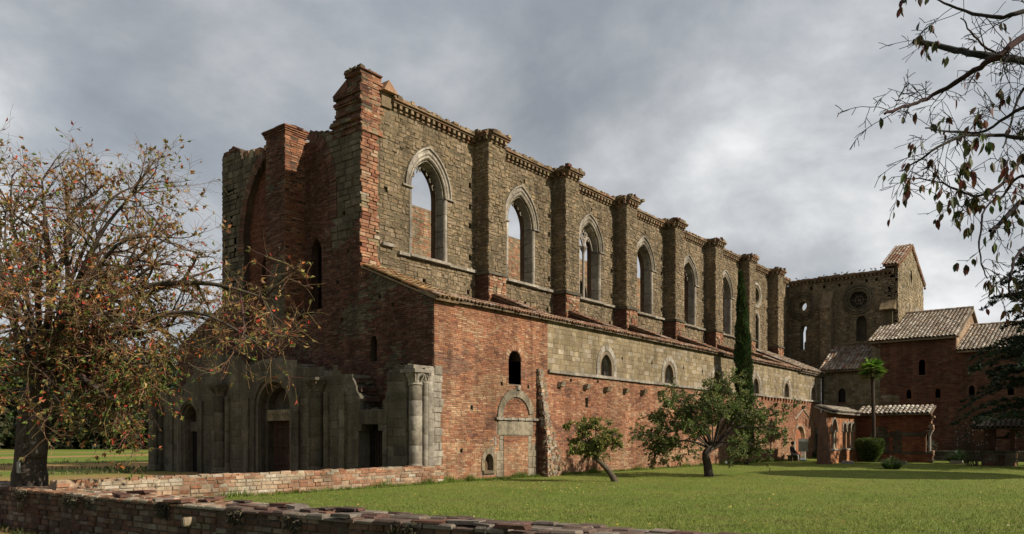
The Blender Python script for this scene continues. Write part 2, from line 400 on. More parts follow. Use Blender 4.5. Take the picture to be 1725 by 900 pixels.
def coppi(mb, o, U, S, width, length, pitch, pal, tl=.42, sides=5, droop=.0, R=random):
    """rows of curved roof tiles: U along the eave, S up the slope; both unit vectors; o = lower left corner"""
    o, U, S = Vector(o), Vector(U).normalized(), Vector(S).normalized(); Nn = U.cross(S)
    if Nn.z < 0: Nn = -Nn
    nc = max(1, round(width/pitch)); p = width/nc; nr = max(1, math.ceil(length/tl))
    for c in range(nc):
        off = R.uniform(-.05, .03)
        for r in range(nr):
            a = r*tl+off; b = min(a+tl*1.14, length)
            if b-a < .08: continue
            for cover in (0, 1):
                uc = (c+(.5 if not cover else 1.0))*p+R.uniform(-.012, .012)
                if cover and c == nc-1 and False: continue
                r0, r1 = (p*.42, p*.34) if cover else (p*.36, p*.44); lift = R.uniform(0, .014); t = pick(pal, .16); pts = []
                for (s, rr, lf) in ((a, r0, .028+lift), (b, r1, 0+lift)):
                    for k in range(sides):
                        an = PI*k/(sides-1)
                        if cover: q = o+U*(uc-rr*math.cos(an))+S*s+Nn*(lf+.035+rr*.75*math.sin(an))
                        else: q = o+U*(uc-rr*math.cos(an))+S*s+Nn*(lf+.05-rr*.55*math.sin(an))
                        pts.append(q)
                F = [(k, k+1, sides+k+1, sides+k) for k in range(sides-1)]
                mb.add(pts, F, t)
                if r == 0 and cover:   # thickness of the lowest tile
                    inn = []
                    for k in range(sides):
                        an = PI*k/(sides-1); rr = r0*.8; inn.append(o+U*(uc-rr*math.cos(an))+S*a+Nn*(.028+lift+.035+rr*.72*math.sin(an)))
                    mb.add(pts[:sides]+inn, [(k+1, k, sides+k, sides+k+1) for k in range(sides-1)], t)
def roof_deck(mb, o, U, S, width, length, th, tint):
    o, U, S = Vector(o), Vector(U).normalized(), Vector(S).normalized(); Nn = U.cross(S)
    if Nn.z < 0: Nn = -Nn
    p = [o, o+U*width, o+U*width+S*length, o+S*length]; mb.add([q-Nn*th for q in p]+p, BOXF, tint)
def rect(x0, y0, x1, y1): return [(x0, y0), (x1, y0), (x1, y1), (x0, y1)]

# ================================================================== ground
WALLLINE = [(-12.9, 40), (-13.1, 5.5), (-12.55, -7.5), (-12.3, -10.9), (-11.8, -14.4), (-11.3, -17.2), (-10.5, -21.5), (-9, -30), (-4, -60)]
def wall_x(y):
    for (x0, y0), (x1, y1) in zip(WALLLINE, WALLLINE[1:]):
        if y0 >= y >= y1: return x0+(x1-x0)*(y0-y)/(y0-y1)
    return WALLLINE[0][0] if y > 40 else 10
mb = MB(); ys = [1500, 700, 300, 150, 80, 60, 40]+[40-1.0*i for i in range(1, 101)]+[-90, -140, -300, -800]
LOW = -.55
for y0, y1 in zip(ys, ys[1:]):
    for k in range(4):
        row = []
        for y in (y0, y1):
            w = wall_x(y); row.append([(-1500, y, LOW-.4), (w-3, y, LOW), (w-.1, y, LOW), (w+.1, y, 0), (1500, y, 0)])
        mb.face([row[1][k], row[1][k+1], row[0][k+1], row[0][k]], (.1, .1, .03))
obj('ground', mb, 'field', kind='structure')
mb = MB(); L = [(wall_x(y)+.12, y) for y in [-60+2*i for i in range(31)]]+[(wall_x(0)+.12, 0)]
poly = L+[(-.2, .05), (0, .1), (46, .1), (60, -8), (60, -60)]
# lawn as strips from the wall line to the buildings
for y0, y1 in zip([-60+1.0*i for i in range(60)], [-59+1.0*i for i in range(60)]):
    mb.face([(wall_x(y0)+.12, y0, .012), (47, y0, .012), (47, y1, .012), (wall_x(y1)+.12, y1, .012)], (.1, .1, .03))
obj('lawn', mb, 'lawn', kind='structure')

# ================================================================== the church
CH = thing('church', 'huge roofless brick and stone abbey church with buttresses and pointed windows', 'church', (0, 0, 0))
GM = (.20, .15, .10)      # mortar of the brickwork
SM = (.115, .092, .055)     # mortar of the rubble stone
# styles
def brick_pal(u, v, R):
    k = noise.noise(Vector((u*.42, v*.75, 3)))+.5*noise.noise(Vector((u*1.1, v*2.2, 8)))+R.uniform(-.22, .22)+(.3 if v < 1.5 else 0)
    return BRICKT if k > .22 else (BRICKB if k < -.42 else BRICK)
GREYB = [(.26, .215, .15), (.23, .19, .13), (.285, .24, .175), (.245, .205, .145)]
S_BRICK = Sty((.066, .078), (.2, .31), BRICK, .013, (.004, .022), .003, .14, palf=brick_pal)
S_BRICKD = Sty((.07, .085), (.2, .33), BRICKD, .014, (.004, .03), .004, .2)
S_TUFA = Sty((.11, .22), (.13, .36), TUFA, .012, (-.004, .042), .02, .14, bev=.024, split=.3)
S_TUFAS = Sty((.2, .28), (.3, .62), TUFAL, .012, (.004, .02), .005, .14)
S_ASH = Sty((.3, .46), (.4, .95), ASH, .01, (.004, .022), .006, .16, bev=.015)
S_PALE = Sty((.22, .36), (.25, .45), PALE, .01, (.01, .03), .006, .1, jag=.12, bev=.012)
S_QUOIN = Sty((.12, .3), (.25, .6), BRICKP+TUFAL, .02, (.0, .05), .012, .2, jag=.12, bev=.02)

# ---- south aisle wall (y = 0)
YS = SOUTH(0); H_E = 6.92; XE = 45.9
aw = [(12.1, 0), (18.75, 0), (25.15, 0), (31.6, 0), (37.7, 0), (43.9, 0)]
aw_out = [arch(x, .72, 4.74, 5.25, .86, 7, 3) for x, _ in aw]
aw_hole = [arch(x, .5, 4.74, 5.2, .62, 7, 3) for x, _ in aw]
bwin = arch(4.82, .42, 3.95, 4.95, .42, 6, 2)
niche = arch(3.12, .26, .38, .72, .36, 6, 2)
portE = arch(40.6, 1.05, 0, 1.55, 1.0, 8, 2)
doorE = rect(44.55, .0, 45.45, 2.0)
RR = random.Random(4)
put1 = [rect(x-.07, z-.08, x+.07, z+.08) for x, z in [(3.95, 3.93), (5.75, 3.9), (2.1, 2.9), (1.5, 1.2), (5.05, 1.25), (6.15, 1.05), (13.6, 5.75), (16.7, 5.75), (20.5, 5.75), (23, 5.72), (28, 5.8), (34.8, 5.8)]]
put1 += [rect(x-.12, 3.15, x+.12, 3.6) for x in (10.3,)]+[rect(41.9, 2.6, 42.2, 3.2), rect(8.9, 4.3, 9.05, 4.42), rect(11.2, 4.35, 11.35, 4.5)]
mb = MB(); plate(mb, YS, rect(.015, -.3, XE, H_E), aw_hole+[bwin, niche, portE, doorE]+put1, -.3, 0, GM, back=False)
big = aw_hole+[bwin]
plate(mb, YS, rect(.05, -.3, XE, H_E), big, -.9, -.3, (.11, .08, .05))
SA = obj('south_aisle_wall', mb, 'mortar', CH)
TOOTH = [(0, 0), (.42, 0), (.42, 1.2), (.36, 1.9), (.27, 2.2), (.42, 3.0), (.36, 3.9), (.44, 4.1), (.44, 4.4), (0, 4.4)]
pd_out = [(3.62, 1.78), (6.12, 1.78), (6.12, 2.5)]
portal_zone = [(3.6, 1.05), (3.6, 0), (6.35, 0), (6.35, 1.3), (5.98, 1.35), (5.98, 1.8), (6.12, 1.8), (6.12, 2.45)]+list(reversed(arch(4.87, 1.25, 2.45, 2.45, 1.22, 8, 1)[1:-1]))+[(3.62, 2.45), (3.62, 1.8), (3.78, 1.8), (3.78, 1.05)]
BR = [(0.0, -.1), (XE, -.1), (XE, 4.6), (7.15, 4.6), (7.15, H_E), (0, H_E)]
nichz = arch(3.12, .46, .25, .72, .58, 6, 2)
st = courses(YS, [BR], S_BRICK, [TOOTH, portal_zone, bwin, nichz, portE, arch(40.6, 1.35, 0, 1.55, 1.3, 8, 2), rect(44.2, 0, 45.8, 2.45)]+put1, 0, 21)
lay(st, 'brick', 'brickwork', 'brick', SA, 300)
st = courses(YS, [rect(7.15, 4.74, XE, H_E)], S_TUFAS, [arch(x, .95, 4.74, 5.25, 1.05, 7, 3) for x, _ in aw]+put1, 0, 22)
lay(st, 'stone', 'upper_stonework', 'stone', SA, 120)
st = courses(YS, [TOOTH], S_PALE, [], 0.01, 23); lay(st, 'quoin_stone', 'quoins', 'pale', SA, 30)
# string course and corbels
mb = MB(); x = 7.15
while x < XE-.1:
    w = min(random.uniform(1.2, 2.2), XE-.03-x); mb.box((x+.004, -.13, 4.6+random.uniform(-.01, .01)), (x+w-.004, .05, 4.735), pick(PALE, .1), .006); x += w
obj('string_course', mb, 'pale', CH)
for x in [8.05, 10.15, 11.95, 13.8, 15.6, 17.5, 19.3, 21.2, 23.0, 24.8, 35.2, 37.2, 39.2, 41.2]:
    mb = MB(); t = pick(TUFAL, .15); zc = 4.08+random.uniform(-.04, .04)
    pts = [(x-.12, 0.02, zc-.12), (x+.12, 0.02, zc-.12), (x+.12, -.2, zc-.06), (x-.12, -.2, zc-.06), (x-.13, .02, zc+.15), (x+.13, .02, zc+.15), (x+.13, -.3, zc+.15), (x-.13, -.3, zc+.15)]
    mb.add([tuple(c+random.uniform(-.02, .02) for c in p) for p in pts], [(0, 1, 2, 3), (7, 6, 5, 4), (3, 2, 6, 7), (0, 3, 7, 4), (2, 1, 5, 6), (1, 0, 4, 5)], t)
    obj('corbel', mb, 'ashlar', CH)
mb = MB()   # small corbel table under the string course near the transept
for i in range(16): mb.box((32.6+i*.6, -.14, 4.40), (32.78+i*.6, .02, 4.58), pick(BRICK), .01)
obj('corbel_table', mb, 'brick', CH)
# aisle windows
for i, (x, _) in enumerate(aw):
    mb = MB(); ln = arch(x, .36, 4.74, 5.15, .5, 7, 3)
    a = [YS.P(*p, -.34) for p in ln]; b = [YS.P(*p, -.88) for p in ln]; n = len(ln)
    mb.add(a+b, [(k, k+1, n+k+1, n+k) for k in range(n-1)], pick(PALE))
    wn = obj('aisle_window', mb, 'pale', CH)
    arch_frame(YS, [(.94, -.05), (.93, .035), (.70, .04), (.66, .0), (.42, -.32), (.36, -.4)], 4.74, 5.2, x, 1.18, wn, 'frame_block', 'pale', PALE, 8, 3, 2)
# arched window in the brickwork, its brick ring
mb = MB(); ln = arch(4.82, .42, 3.95, 4.95, .42, 6, 2); n = len(ln); mb.add([YS.P(*p, .0) for p in ln]+[YS.P(*p, -.9) for p in ln], [(k, k+1, n+k+1, n+k) for k in range(n-1)], (.16, .075, .045))
bw = obj('brick_window', mb, 'brick', CH)
for k in range(11):
    a0 = PI*k/11; a1 = PI*(k+1)/11-.05; mb = MB()
    q = [YS.P(4.82+r*math.cos(a), 4.95+r*math.sin(a), d) for d in (-.02, .03) for r, a in ((.44, a0), (.64, a0), (.64, a1), (.44, a1))]
    mb.add(q, [(3, 2, 1, 0), (4, 5, 6, 7), (0, 1, 5, 4), (1, 2, 6, 5), (2, 3, 7, 6), (3, 0, 4, 7)], pick(BRICKP)); obj('arch_brick', mb, 'brick', bw)
mb = MB(); mb.lathe((4.98, -.05, 3.72), [(.0, 0), (.12, .0), (.12, .18), (.0, .18)], 8, pick(PALE)); obj('sill_stone', mb, 'pale', bw)
# blocked portal
mb = MB(); plate(mb, YS, [(4.07, 0), (5.72, 0), (5.72, 1.78), (4.07, 1.78)], [], -.06, .008, GM)
bp = obj('blocked_portal', mb, 'mortar', CH)
lay(courses(YS, [rect(4.07, 0, 5.72, 1.78)], S_BRICK, [], .008, 31), 'brick', 'infill_brickwork', 'brick', bp, 0)
lay(courses(YS, [arch(4.87, .9, 2.5, 2.5, .88, 8, 1)], S_BRICK, [], .004, 32), 'brick', 'tympanum_brickwork', 'brick', bp, 0)
S_LINT = Sty((.66, .68), (2.3, 2.6), GREYB, .01, (.05, .05), .01, .1, bev=.02)
lay(courses(YS, [rect(3.68, 1.79, 6.08, 2.44)], S_LINT, [], 0, 33), 'lintel', 'lintel_rest', 'ashlar', bp, 4)
mb = MB(); x = 3.5
while x < 6.2:
    w = random.uniform(.12, .25); mb.box((x, -.1-random.uniform(0, .04), 2.44), (x+w-.01, .02, 2.52+random.uniform(0, .05)), pick(PALE), .01); x += w
obj('impost_stones', mb, 'pale', bp)
S_JAMB = Sty((.28, .5), (.2, .5), GREYB, .008, (.012, .03), .006, .1, bev=.012)
lay(courses(YS, [[(3.6, 0), (4.06, 0), (4.06, 1.78), (3.8, 1.78), (3.8, 1.0), (3.6, 1.0)]], S_JAMB, [], 0, 34)+courses(YS, [[(5.73, 0), (6.33, 0), (6.33, 1.3), (6.0, 1.4), (5.98, 1.78), (5.73, 1.78)]], S_JAMB, [], 0, 35)+courses(YS, [rect(3.2, 1.05, 3.62, 1.75)], Sty((.3, .38), (.2, .42), PALE, .01, (.01, .03), .01, .1), [], 0, 36), 'jamb_stone', 'jamb_rest', 'ashlar', bp, 60)
arch_frame(YS, [(1.25, -.02), (1.24, .075), (.92, .08), (.9, -.05)], 2.5, 2.52, 4.87, .98, bp, 'voussoir', 'ashlar', GREYB, 8, 1, 2, 1, 16)
# small niche
mb = MB(); mb.box((2.85, .22, .3), (3.4, .29, 1.1), (.10, .06, .035)); ni = obj('wall_niche', mb, 'brick', CH)
arch_frame(YS, [(.46, -.02), (.45, .04), (.27, .045), (.26, -.22)], .38, .72, 3.12, 1.3, ni, 'frame_block', 'ashlar', TUFAL, 6, 2, 3)
mb = MB(); mb.box((2.74, -.08, .27), (3.5, .02, .37), pick(TUFAL), .01); obj('sill', mb, 'ashlar', ni)
# east portal and door near the transept
mb = MB(); mb.box((39.4, .2, 0), (41.8, .29, 2.7), (.25, .10, .05)); ep = obj('east_portal', mb, 'brick', CH)
arch_frame(YS, [(1.32, -.02), (1.31, .05), (1.06, .055), (1.02, -.02), (.9, -.2)], .0, 1.55, 40.6, .98, ep, 'voussoir', 'pale', PALE+BRICKP, 8, 4, 2)
mb = MB(); mb.box((44.5, .15, 0), (45.5, .29, 2.05), (.02, .016, .013)); ed = obj('side_door', mb, 'wood', CH)
for a, b in (((44.25, -.05, 0), (44.54, .05, 2.0)), ((45.46, -.05, 0), (45.75, .05, 2.0)), ((44.2, -.06, 2.01), (45.8, .05, 2.45))):
    mb = MB(); mb.box(a, b, pick(ASH), .005); obj('door_surround', mb, 'ashlar', ed)
mb = MB()
for s in (-1, 1): mb.tube([(41.3, -.04, 3.95), (41.3+s*1.9, -.04, 3.1)], .06, 5, pick(PALE))
obj('gable_trace', mb, 'pale', CH)
# broken wall stub with rubble core
mb = MB(); R = random.Random(9)
prof = [(0, 1.4, .36), (.5, 1.5, .40), (1.2, 1.35, .34), (1.9, .85, .36), (2.4, .62, .26), (3.0, .42, .22), (3.6, .5, .15), (4.2, .3, .12), (4.7, .24, .06)]
def stubw(z):
    for (a, w0, d0), (b, w1, d1) in zip(prof, prof[1:]):
        if a <= z <= b: k = (z-a)/(b-a); return w0+(w1-w0)*k, d0+(d1-d0)*k
    return .2, .1
for z0, z1 in zip([.0, .5, 1.2, 1.9, 2.4, 3.0, 3.6, 4.2], [.5, 1.2, 1.9, 2.4, 3, 3.6, 4.2, 4.7]):
    w0, d0 = stubw(z0); w1, d1 = stubw(z1); xl = 6.42
    pts = [(xl, .0, z0), (xl+w0*.9, .0, z0), (xl+w0*.8, -d0, z0), (xl, -d0*1.15, z0), (xl, 0, z1), (xl+w1*.9, 0, z1), (xl+w1*.8, -d1, z1), (xl, -d1*1.15, z1)]
    mb.add(pts, BOXF, (.13, .08, .05))
stub = obj('broken_wall_stub', mb, 'mortar', CH)
mb2 = MB(); ns = 0
for k in range(1100):
    z = R.uniform(0, 4.65)**1.0; w, d = stubw(z); xl = 6.42; f = R.random()
    x = xl+f*w*.85; y = -d*(1.12-.3*f)+R.uniform(-.03, .05)
    if R.random() < .3: x = xl+w*R.uniform(.75, .9); y = -d*R.uniform(.1, .9)
    s = R.uniform(.03, .11); c = pick(R.choice([PALE, TUFAL, BRICKP]), .25); m3 = MB() if s > .085 else mb2
    pts = [(x+sx*s*R.uniform(.6, 1.2), y+sy*s*R.uniform(.5, 1), z+sz*s*R.uniform(.4, .8)) for sz in (-1, 1) for sx, sy in ((-1, -1), (1, -1), (1, 1), (-1, 1))]
    m3.add(pts, BOXF, c)
    if m3 is not mb2: obj('rubble_stone', m3, 'pale', stub)
obj('rubble_core', mb2, 'pale', stub, kind='stuff')
lay(courses(Frame((6.41, 0, 0), (0, 1, 0), (0, 0, 1), (-1, 0, 0)), [[(-.6, 0), (0, 0), (0, 4), (-.2, 4), (-.5, 2)]], S_BRICKD, [], 0, 77), 'brick', 'stub_brickwork', 'brick', stub, 0)
# coping of the aisle wall, facade verge, diaphragm walls
mb = MB(); coppi(mb, (-.1, -.26, 6.93), (1, 0, 0), (0, 1, .42), 40.5, .85, .21, TILE)
o = obj('aisle_coping', mb, 'tile', CH, kind='stuff')
mb = MB(); roof_deck(mb, (-.1, -.22, 6.945), (1, 0, 0), (0, 1, .42), 40.5, 1.0, .06, (.2, .15, .1))
obj('eave_course', mb, 'brick', CH)
vs = Vector((0, 4.1, 1.72)).normalized()
mb = MB(); coppi(mb, (-.12, -.25, 6.90), (1, 0, 0), vs, 1.3, 4.65, .26, [(.32, .17, .08), (.36, .21, .09), (.38, .26, .13), (.29, .15, .08), (.42, .30, .17)])
obj('verge_coping', mb, 'tile', CH, kind='stuff')
mb = MB(); roof_deck(mb, (-.10, -.22, 6.885), (1, 0, 0), vs, 1.25, 4.6, .07, (.22, .15, .09)); obj('verge_deck', mb, 'brick', CH)
mb = MB(); roof_deck(mb, (1.1, .9, 6.85), (1, 0, 0), Vector((0, 3.2, .35)), 39.2, 3.3, .15, (.2, .15, .1)); obj('aisle_roof_slab', mb, 'mortar', CH)
BX = [6.93+6.33*i for i in range(7)]
for i, bx in enumerate(BX):
    if i == 6: continue
    xw = bx+.25
    fr = Frame((xw, 0, 0), (0, 1, 0), (0, 0, 1), (-1, 0, 0))
    pl = [(.05, 6.6), (3.3, 6.6), (3.3, 8.45), (.05, 7.08)]
    mb = MB(); plate(mb, fr, pl, [], -.5, 0, (.12, .07, .045)); dw = obj('diaphragm_wall', mb, 'mortar', CH)
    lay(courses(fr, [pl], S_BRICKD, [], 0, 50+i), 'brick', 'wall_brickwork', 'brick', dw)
    mb = MB(); coppi(mb, (xw-.1, 0, 7.06), (1, 0, 0), (0, 3.25, 1.37), .75, 3.55, .25, TILE); obj('wall_coping', mb, 'tile', dw, kind='stuff')
    mb = MB(); roof_deck(mb, (xw-.08, 0, 7.05), (1, 0, 0), (0, 3.25, 1.37), .68, 3.5, .05, (.2, .13, .08)); obj('coping_bed', mb, 'brick', dw)
# last two bays keep their roof
rs = Vector((0, 4.45, 2.0)).normalized()
mb = MB(); coppi(mb, (40.2, -.42, 6.98), (1, 0, 0), rs, 6.0, 4.9, .27, TILEG+TILE[2:5]); o = obj('aisle_roof', mb, 'tile', CH, kind='stuff')
mb = MB(); roof_deck(mb, (40.2, -.38, 6.97), (1, 0, 0), rs, 6.0, 4.9, .1, (.2, .15, .11))
for i in range(20): mb.box((40.3+i*.28, -.24, 6.76), (40.42+i*.28, .02, 6.88), pick(PALE), .005)
obj('roof_eave', mb, 'pale', CH)

# ---- clerestory (y = 4.1)
YC = 4.1; FC = SOUTH(YC); HC = 15.55
WX = [3.82, 10.45, 16.87, 23.2, 29.6, 35.9, 42.2]
ZS, ZP = 9.62, 12.58
def cl_out(x, a=1.47, b=1.2, s=1.42): return [(x-b, ZS), (x-b, ZP-.02)]+arch(x, a, ZP, ZP, a*s, 9, 1)[1:-1]+[(x+b, ZP-.02), (x+b, ZS)]
holes = [arch(x, 1.05, ZS, ZP, 1.05*1.42, 9, 4) for x in WX[:6]]
hole7 = [arch(42.2, .42, 9.0, 11.4, .55, 8, 3), [(42.2+.62*math.cos(a*PI/12), 13.55+.62*math.sin(a*PI/12)) for a in range(24)]]
put2 = []
for i in range(8):
    x0 = .95 if i == 0 else BX[i-1]+1.3; x1 = BX[i] if i < 7 else 49.6
    for x in (x1-.35,):
        for z in (10.2, 11.7, 12.6, 13.6): put2.append(rect(x-.09, z-.13, x+.09, z+.13))
    for x, z in ((x0+.5, 8.7), (x1-.5, 8.55), (x0+2.6, 8.6), (x0+.35, 12.1)): put2.append(rect(x-.1, z-.11, x+.1, z+.11))
    put2.append(rect((x0+x1)/2-.06, 14.78, (x0+x1)/2+.06, 14.98)) if i else None
put2 = [r for r in put2 if not any(abs(r[0][0]-x) < 1.75 and 9.5 < r[0][1] < 14.6 for x in WX)]
mb = MB(); plate(mb, FC, rect(.015, 6.0, 49.74, HC), holes+hole7+put2, -.3, 0, SM, back=False)
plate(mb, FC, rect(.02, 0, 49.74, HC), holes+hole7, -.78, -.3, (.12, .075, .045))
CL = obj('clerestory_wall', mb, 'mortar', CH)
QU = [(0, 8.3), (.95, 8.3), (.95, 14.1), (.9, 16.6), (0, 16.6)]
stn = courses(FC, [[(.95, 6.6), (49.7, 6.6), (49.7, HC), (.95, HC)]], S_TUFA, [cl_out(x) for x in WX[:6]]+[arch(42.2, .75, 9.0, 11.4, .9, 8, 3), [(42.2+1.05*math.cos(a*PI/12), 13.55+1.05*math.sin(a*PI/12)) for a in range(24)]]+put2, 0, 61)
lay(stn, 'stone', 'rubble_stonework', 'stone', CL, 300)
def sill_part(x0, x1, z=9.5, par=CH):
    mb = MB(); x = x0
    while x < x1-.02:
        w = min(random.uniform(.9, 1.8), x1-x); mb.box((x+.004, YC-.17, z+random.uniform(-.012, .012)), (x+w-.004, YC+.03, z+.13), pick(PALE, .12), .008); x += w
    return obj('sill_course', mb, 'pale', par)
for i, x in enumerate(WX):
    x0 = .98 if i == 0 else BX[i-1]+1.27; x1 = BX[i]-.02
    if i == 0: sill_part(x0+.05, x0+.7, 9.72); sill_part(1.95, x1)
    elif i < 6: sill_part(x0+.25, x1)
mbq = Sty((.07, .09), (.2, .36), BRICKP+BRICK, .016, (.0, .05), .006, .2, jag=.1)
lay(courses(SOUTH(YC-.02), [rect(0, 8.35, .8, 16.55)], Sty((.085, .19), (.22, .5), BRICKP+BRICK+TUFAL[:3], .018, (.0, .06), .008, .25, jag=.14, palf=lambda u, v, R: (TUFAL if noise.noise(Vector((u*2, v*1.1, 7))) > .2 else BRICKP+BRICK)), [], 0, 66), 'quoin_brick', 'quoin_brickwork', 'brick', CL, 80)
# windows
def curl(mb, cx, cz, r, a0, a1, y, th, t):
    mb.tube([(cx+r*math.cos(a0+(a1-a0)*k/8), y, cz+r*math.sin(a0+(a1-a0)*k/8)) for k in range(9)], th, 5, t)
for i, x in enumerate(WX[:6]):
    mb = MB(); ln = arch(x, .95, ZS, ZP, .95*1.45, 9, 4); n = len(ln)
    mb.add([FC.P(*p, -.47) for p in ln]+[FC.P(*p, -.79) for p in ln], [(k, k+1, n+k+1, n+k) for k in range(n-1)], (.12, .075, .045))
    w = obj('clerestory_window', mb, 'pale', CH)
    lab = 4+9*2+4
    arch_frame(FC, [(1.19, -.05), (1.18, .03), (1.04, .035), (1.0, -.03), (1.0, -.05), (.96, -.46), (.93, -.48)], ZS, ZP, x, 1.45, w, 'jamb_block', 'pale', PALE, 9, 4, 1, 0, 4)
    arch_frame(FC, [(1.19, -.05), (1.18, .03), (1.04, .035), (1.0, -.03), (1.0, -.05), (.96, -.46), (.93, -.48)], ZS, ZP, x, 1.45, w, 'jamb_block', 'pale', PALE, 9, 4, 1, 22, 26)
    arch_frame(FC, [(1.44, -.03), (1.435, .09), (1.37, .10), (1.34, .02), (1.26, .03), (1.22, .06), (1.17, .0), (1.10, .02), (1.05, -.08), (1.0, -.08), (.96, -.46), (.93, -.48)], ZS, ZP, x, 1.42, w, 'voussoir', 'pale', PALE, 9, 4, 2, 4, 22)
    mb = MB()
    for s in (-1, 1): mb.box((x+s*1.3-.3, YC-.10, ZP-.06), (x+s*1.3+.3, YC+.02, ZP+.02), pick(PALE), .006)
    obj('impost', mb, 'pale', w)
    mb = MB(); mb.box((x-1.25, YC-.22, ZS-.10), (x+1.25, YC+.9, ZS+.02), pick(PALE), .006); obj('sill', mb, 'pale', w)
    y = YC+.42; t = pick(PALE)
    if i == 2:
        mb = MB(); mb.lathe((x, y, ZS+.02), [(.14, 0), (.14, .06), (.09, .16), (.075, .2), (.075, 2.65), (.09, 2.7)], 10, t); col_ = obj('colonnette', mb, 'pale', w, True)
        mb = MB(); mb.lathe((x, y, ZS+2.72), [(.08, 0), (.1, .12), (.2, .3), (.22, .34), (.22, .42)], 8, pick(PALE)); obj('capital', mb, 'pale', w)
        mb = MB()
        for s in (-1, 1):
            for sd in (-1, 1):
                p0 = x if sd == -s else x+s*.93
                mb.tube([(p0+(x+s*.46-p0)*q, y, 12.65+.72*math.sin(q*PI/2)) for q in [k/6 for k in range(7)]], .06, 6, t)
        for s in (-1, 1): mb.tube([(x, y, 12.75), (x+s*.1, y, 13.1), (x+s*.3, y, 13.35), (x+s*.5, y, 13.15)], .06, 6, t)
        obj('tracery_bars', mb, 'pale', w)
        mb = MB(); curl(mb, x, 13.52, .33, 0, 2*PI, y, .065, t)
        for k in range(6): curl(mb, x+.2*math.cos(k*PI/3), 13.48+.2*math.sin(k*PI/3), .09, k*PI/3+.6, k*PI/3+2*PI-.6, y, .028, t)
        obj('roundel', mb, 'pale', w)
    else:
        mb = MB()
        for s in (-1, 1):
            if s == 1 and i in (3,): continue
            for q in ((.78, 13.05, .15), (.62, 13.35, .14), (.4, 13.6, .13), (.2, 13.78, .11)):
                if random.random() < .85: curl(mb, x+s*q[0], q[1], q[2], PI*.2 if s > 0 else PI*.8, PI*1.3 if s > 0 else -PI*.3, y, .035, t)
        curl(mb, x-.05, 13.72, .14, 0, 4.5, y, .035, t)
        obj('tracery_stump', mb, 'pale', w)
# seventh bay: roundel over a lancet
mb = MB(); ln = arch(42.2, .42, 9.0, 11.4, .55, 8, 3); n = len(ln); mb.add([FC.P(*p, -.2) for p in ln]+[FC.P(*p, -1.1) for p in ln], [(k, k+1, n+k+1, n+k) for k in range(n-1)], (.2, .15, .1))
w = obj('lancet_window', mb, 'pale', CH); arch_frame(FC, [(.75, -.03), (.74, .04), (.55, .04), (.44, -.2), (.42, -.3)], 9.0, 11.4, 42.2, 1.25, w, 'frame_block', 'pale', PALE, 8, 3, 2)
mb = MB(); R0 = [(1.06, -.03), (1.05, .06), (.85, .07), (.63, -.2), (.6, -.5)]
for r0, r1 in zip(R0, R0[1:]):
    for k in range(24):
        a0, a1 = k*PI/12, (k+1)*PI/12; mb.face([FC.P(42.2+r*math.cos(a), 13.55+r*math.sin(a), d) for (r, d), a in ((r0, a0), (r0, a1), (r1, a1), (r1, a0))], pick(PALE, .05))
ro = obj('round_window', mb, 'pale', CH)
mb = MB()
for k in range(4): mb.tube([FC.P(42.2, 13.55, -.3), FC.P(42.2+.62*math.cos(k*PI/2), 13.55+.62*math.sin(k*PI/2), -.3)], .05, 5, pick(PALE))
obj('spoke', mb, 'pale', ro)
# cornice
def cornice(mb, fr, u0, u1, z, R, out=0.0):
    f = lambda a, b, v0, v1, d, t, j=.006: mb.add([tuple(Vector(fr.P(uu, vv, dd))+Vector([R.uniform(-j, j) for _ in range(3)])) for vv in (v0, v1) for uu, dd in ((a, -.05), (b, -.05), (b, d), (a, d))], BOXF, t)
    u = u0
    while u < u1-.01:
        w = min(R.uniform(.5, .9), u1-u); f(u, u+w, z, z+.07, .05, pick(CORN)); f(u, u+w, z+.25, z+.33, .24, pick(CORN)); f(u, u+w, z+.335, z+.41, .32, pick(CORN)); u += w
    u = u0+.04
    while u < u1-.1: f(u, u+.15, z+.08, z+.245, .2, pick(CORN+TUFAL[:2]), .008); u += .33
    u = u0
    while u < u1-.02:
        w = min(R.uniform(.14, .4), u1-u); h = R.uniform(.03, .13); f(u, u+w*.95, z+.415, z+.43+h, R.uniform(.2, .36), pick(TUFA+CORN, .3), .02); u += w
RC = random.Random(77)
for i in range(8):
    x0 = 1.55 if i == 0 else BX[i-1]+1.25; x1 = BX[i] if i < 7 else 49.7
    mb = MB(); cornice(mb, FC, x0, x1, HC, RC); mb.box((x0, YC+.051, HC), (x1, YC+1.05, HC+.42), (.13, .1, .05)); obj('cornice', mb, 'brick', CH)
# little pedimented stump at the end of the cornice
mb = MB(); mb.box((1.0, YC-.1, 15.5), (1.55, YC+.8, 16.15), pick(TUFA), .01); mb.add([(.95, YC-.32, 16.1), (1.75, YC-.32, 16.1), (1.2, YC-.32, 16.55), (.95, YC+.8, 16.1), (1.75, YC+.8, 16.1), (1.2, YC+.8, 16.55)], [(0, 1, 2), (5, 4, 3), (0, 3, 4, 1), (1, 4, 5, 2), (2, 5, 3, 0)], pick(BRICKP)); obj('pinnacle_stump', mb, 'brick', CH)
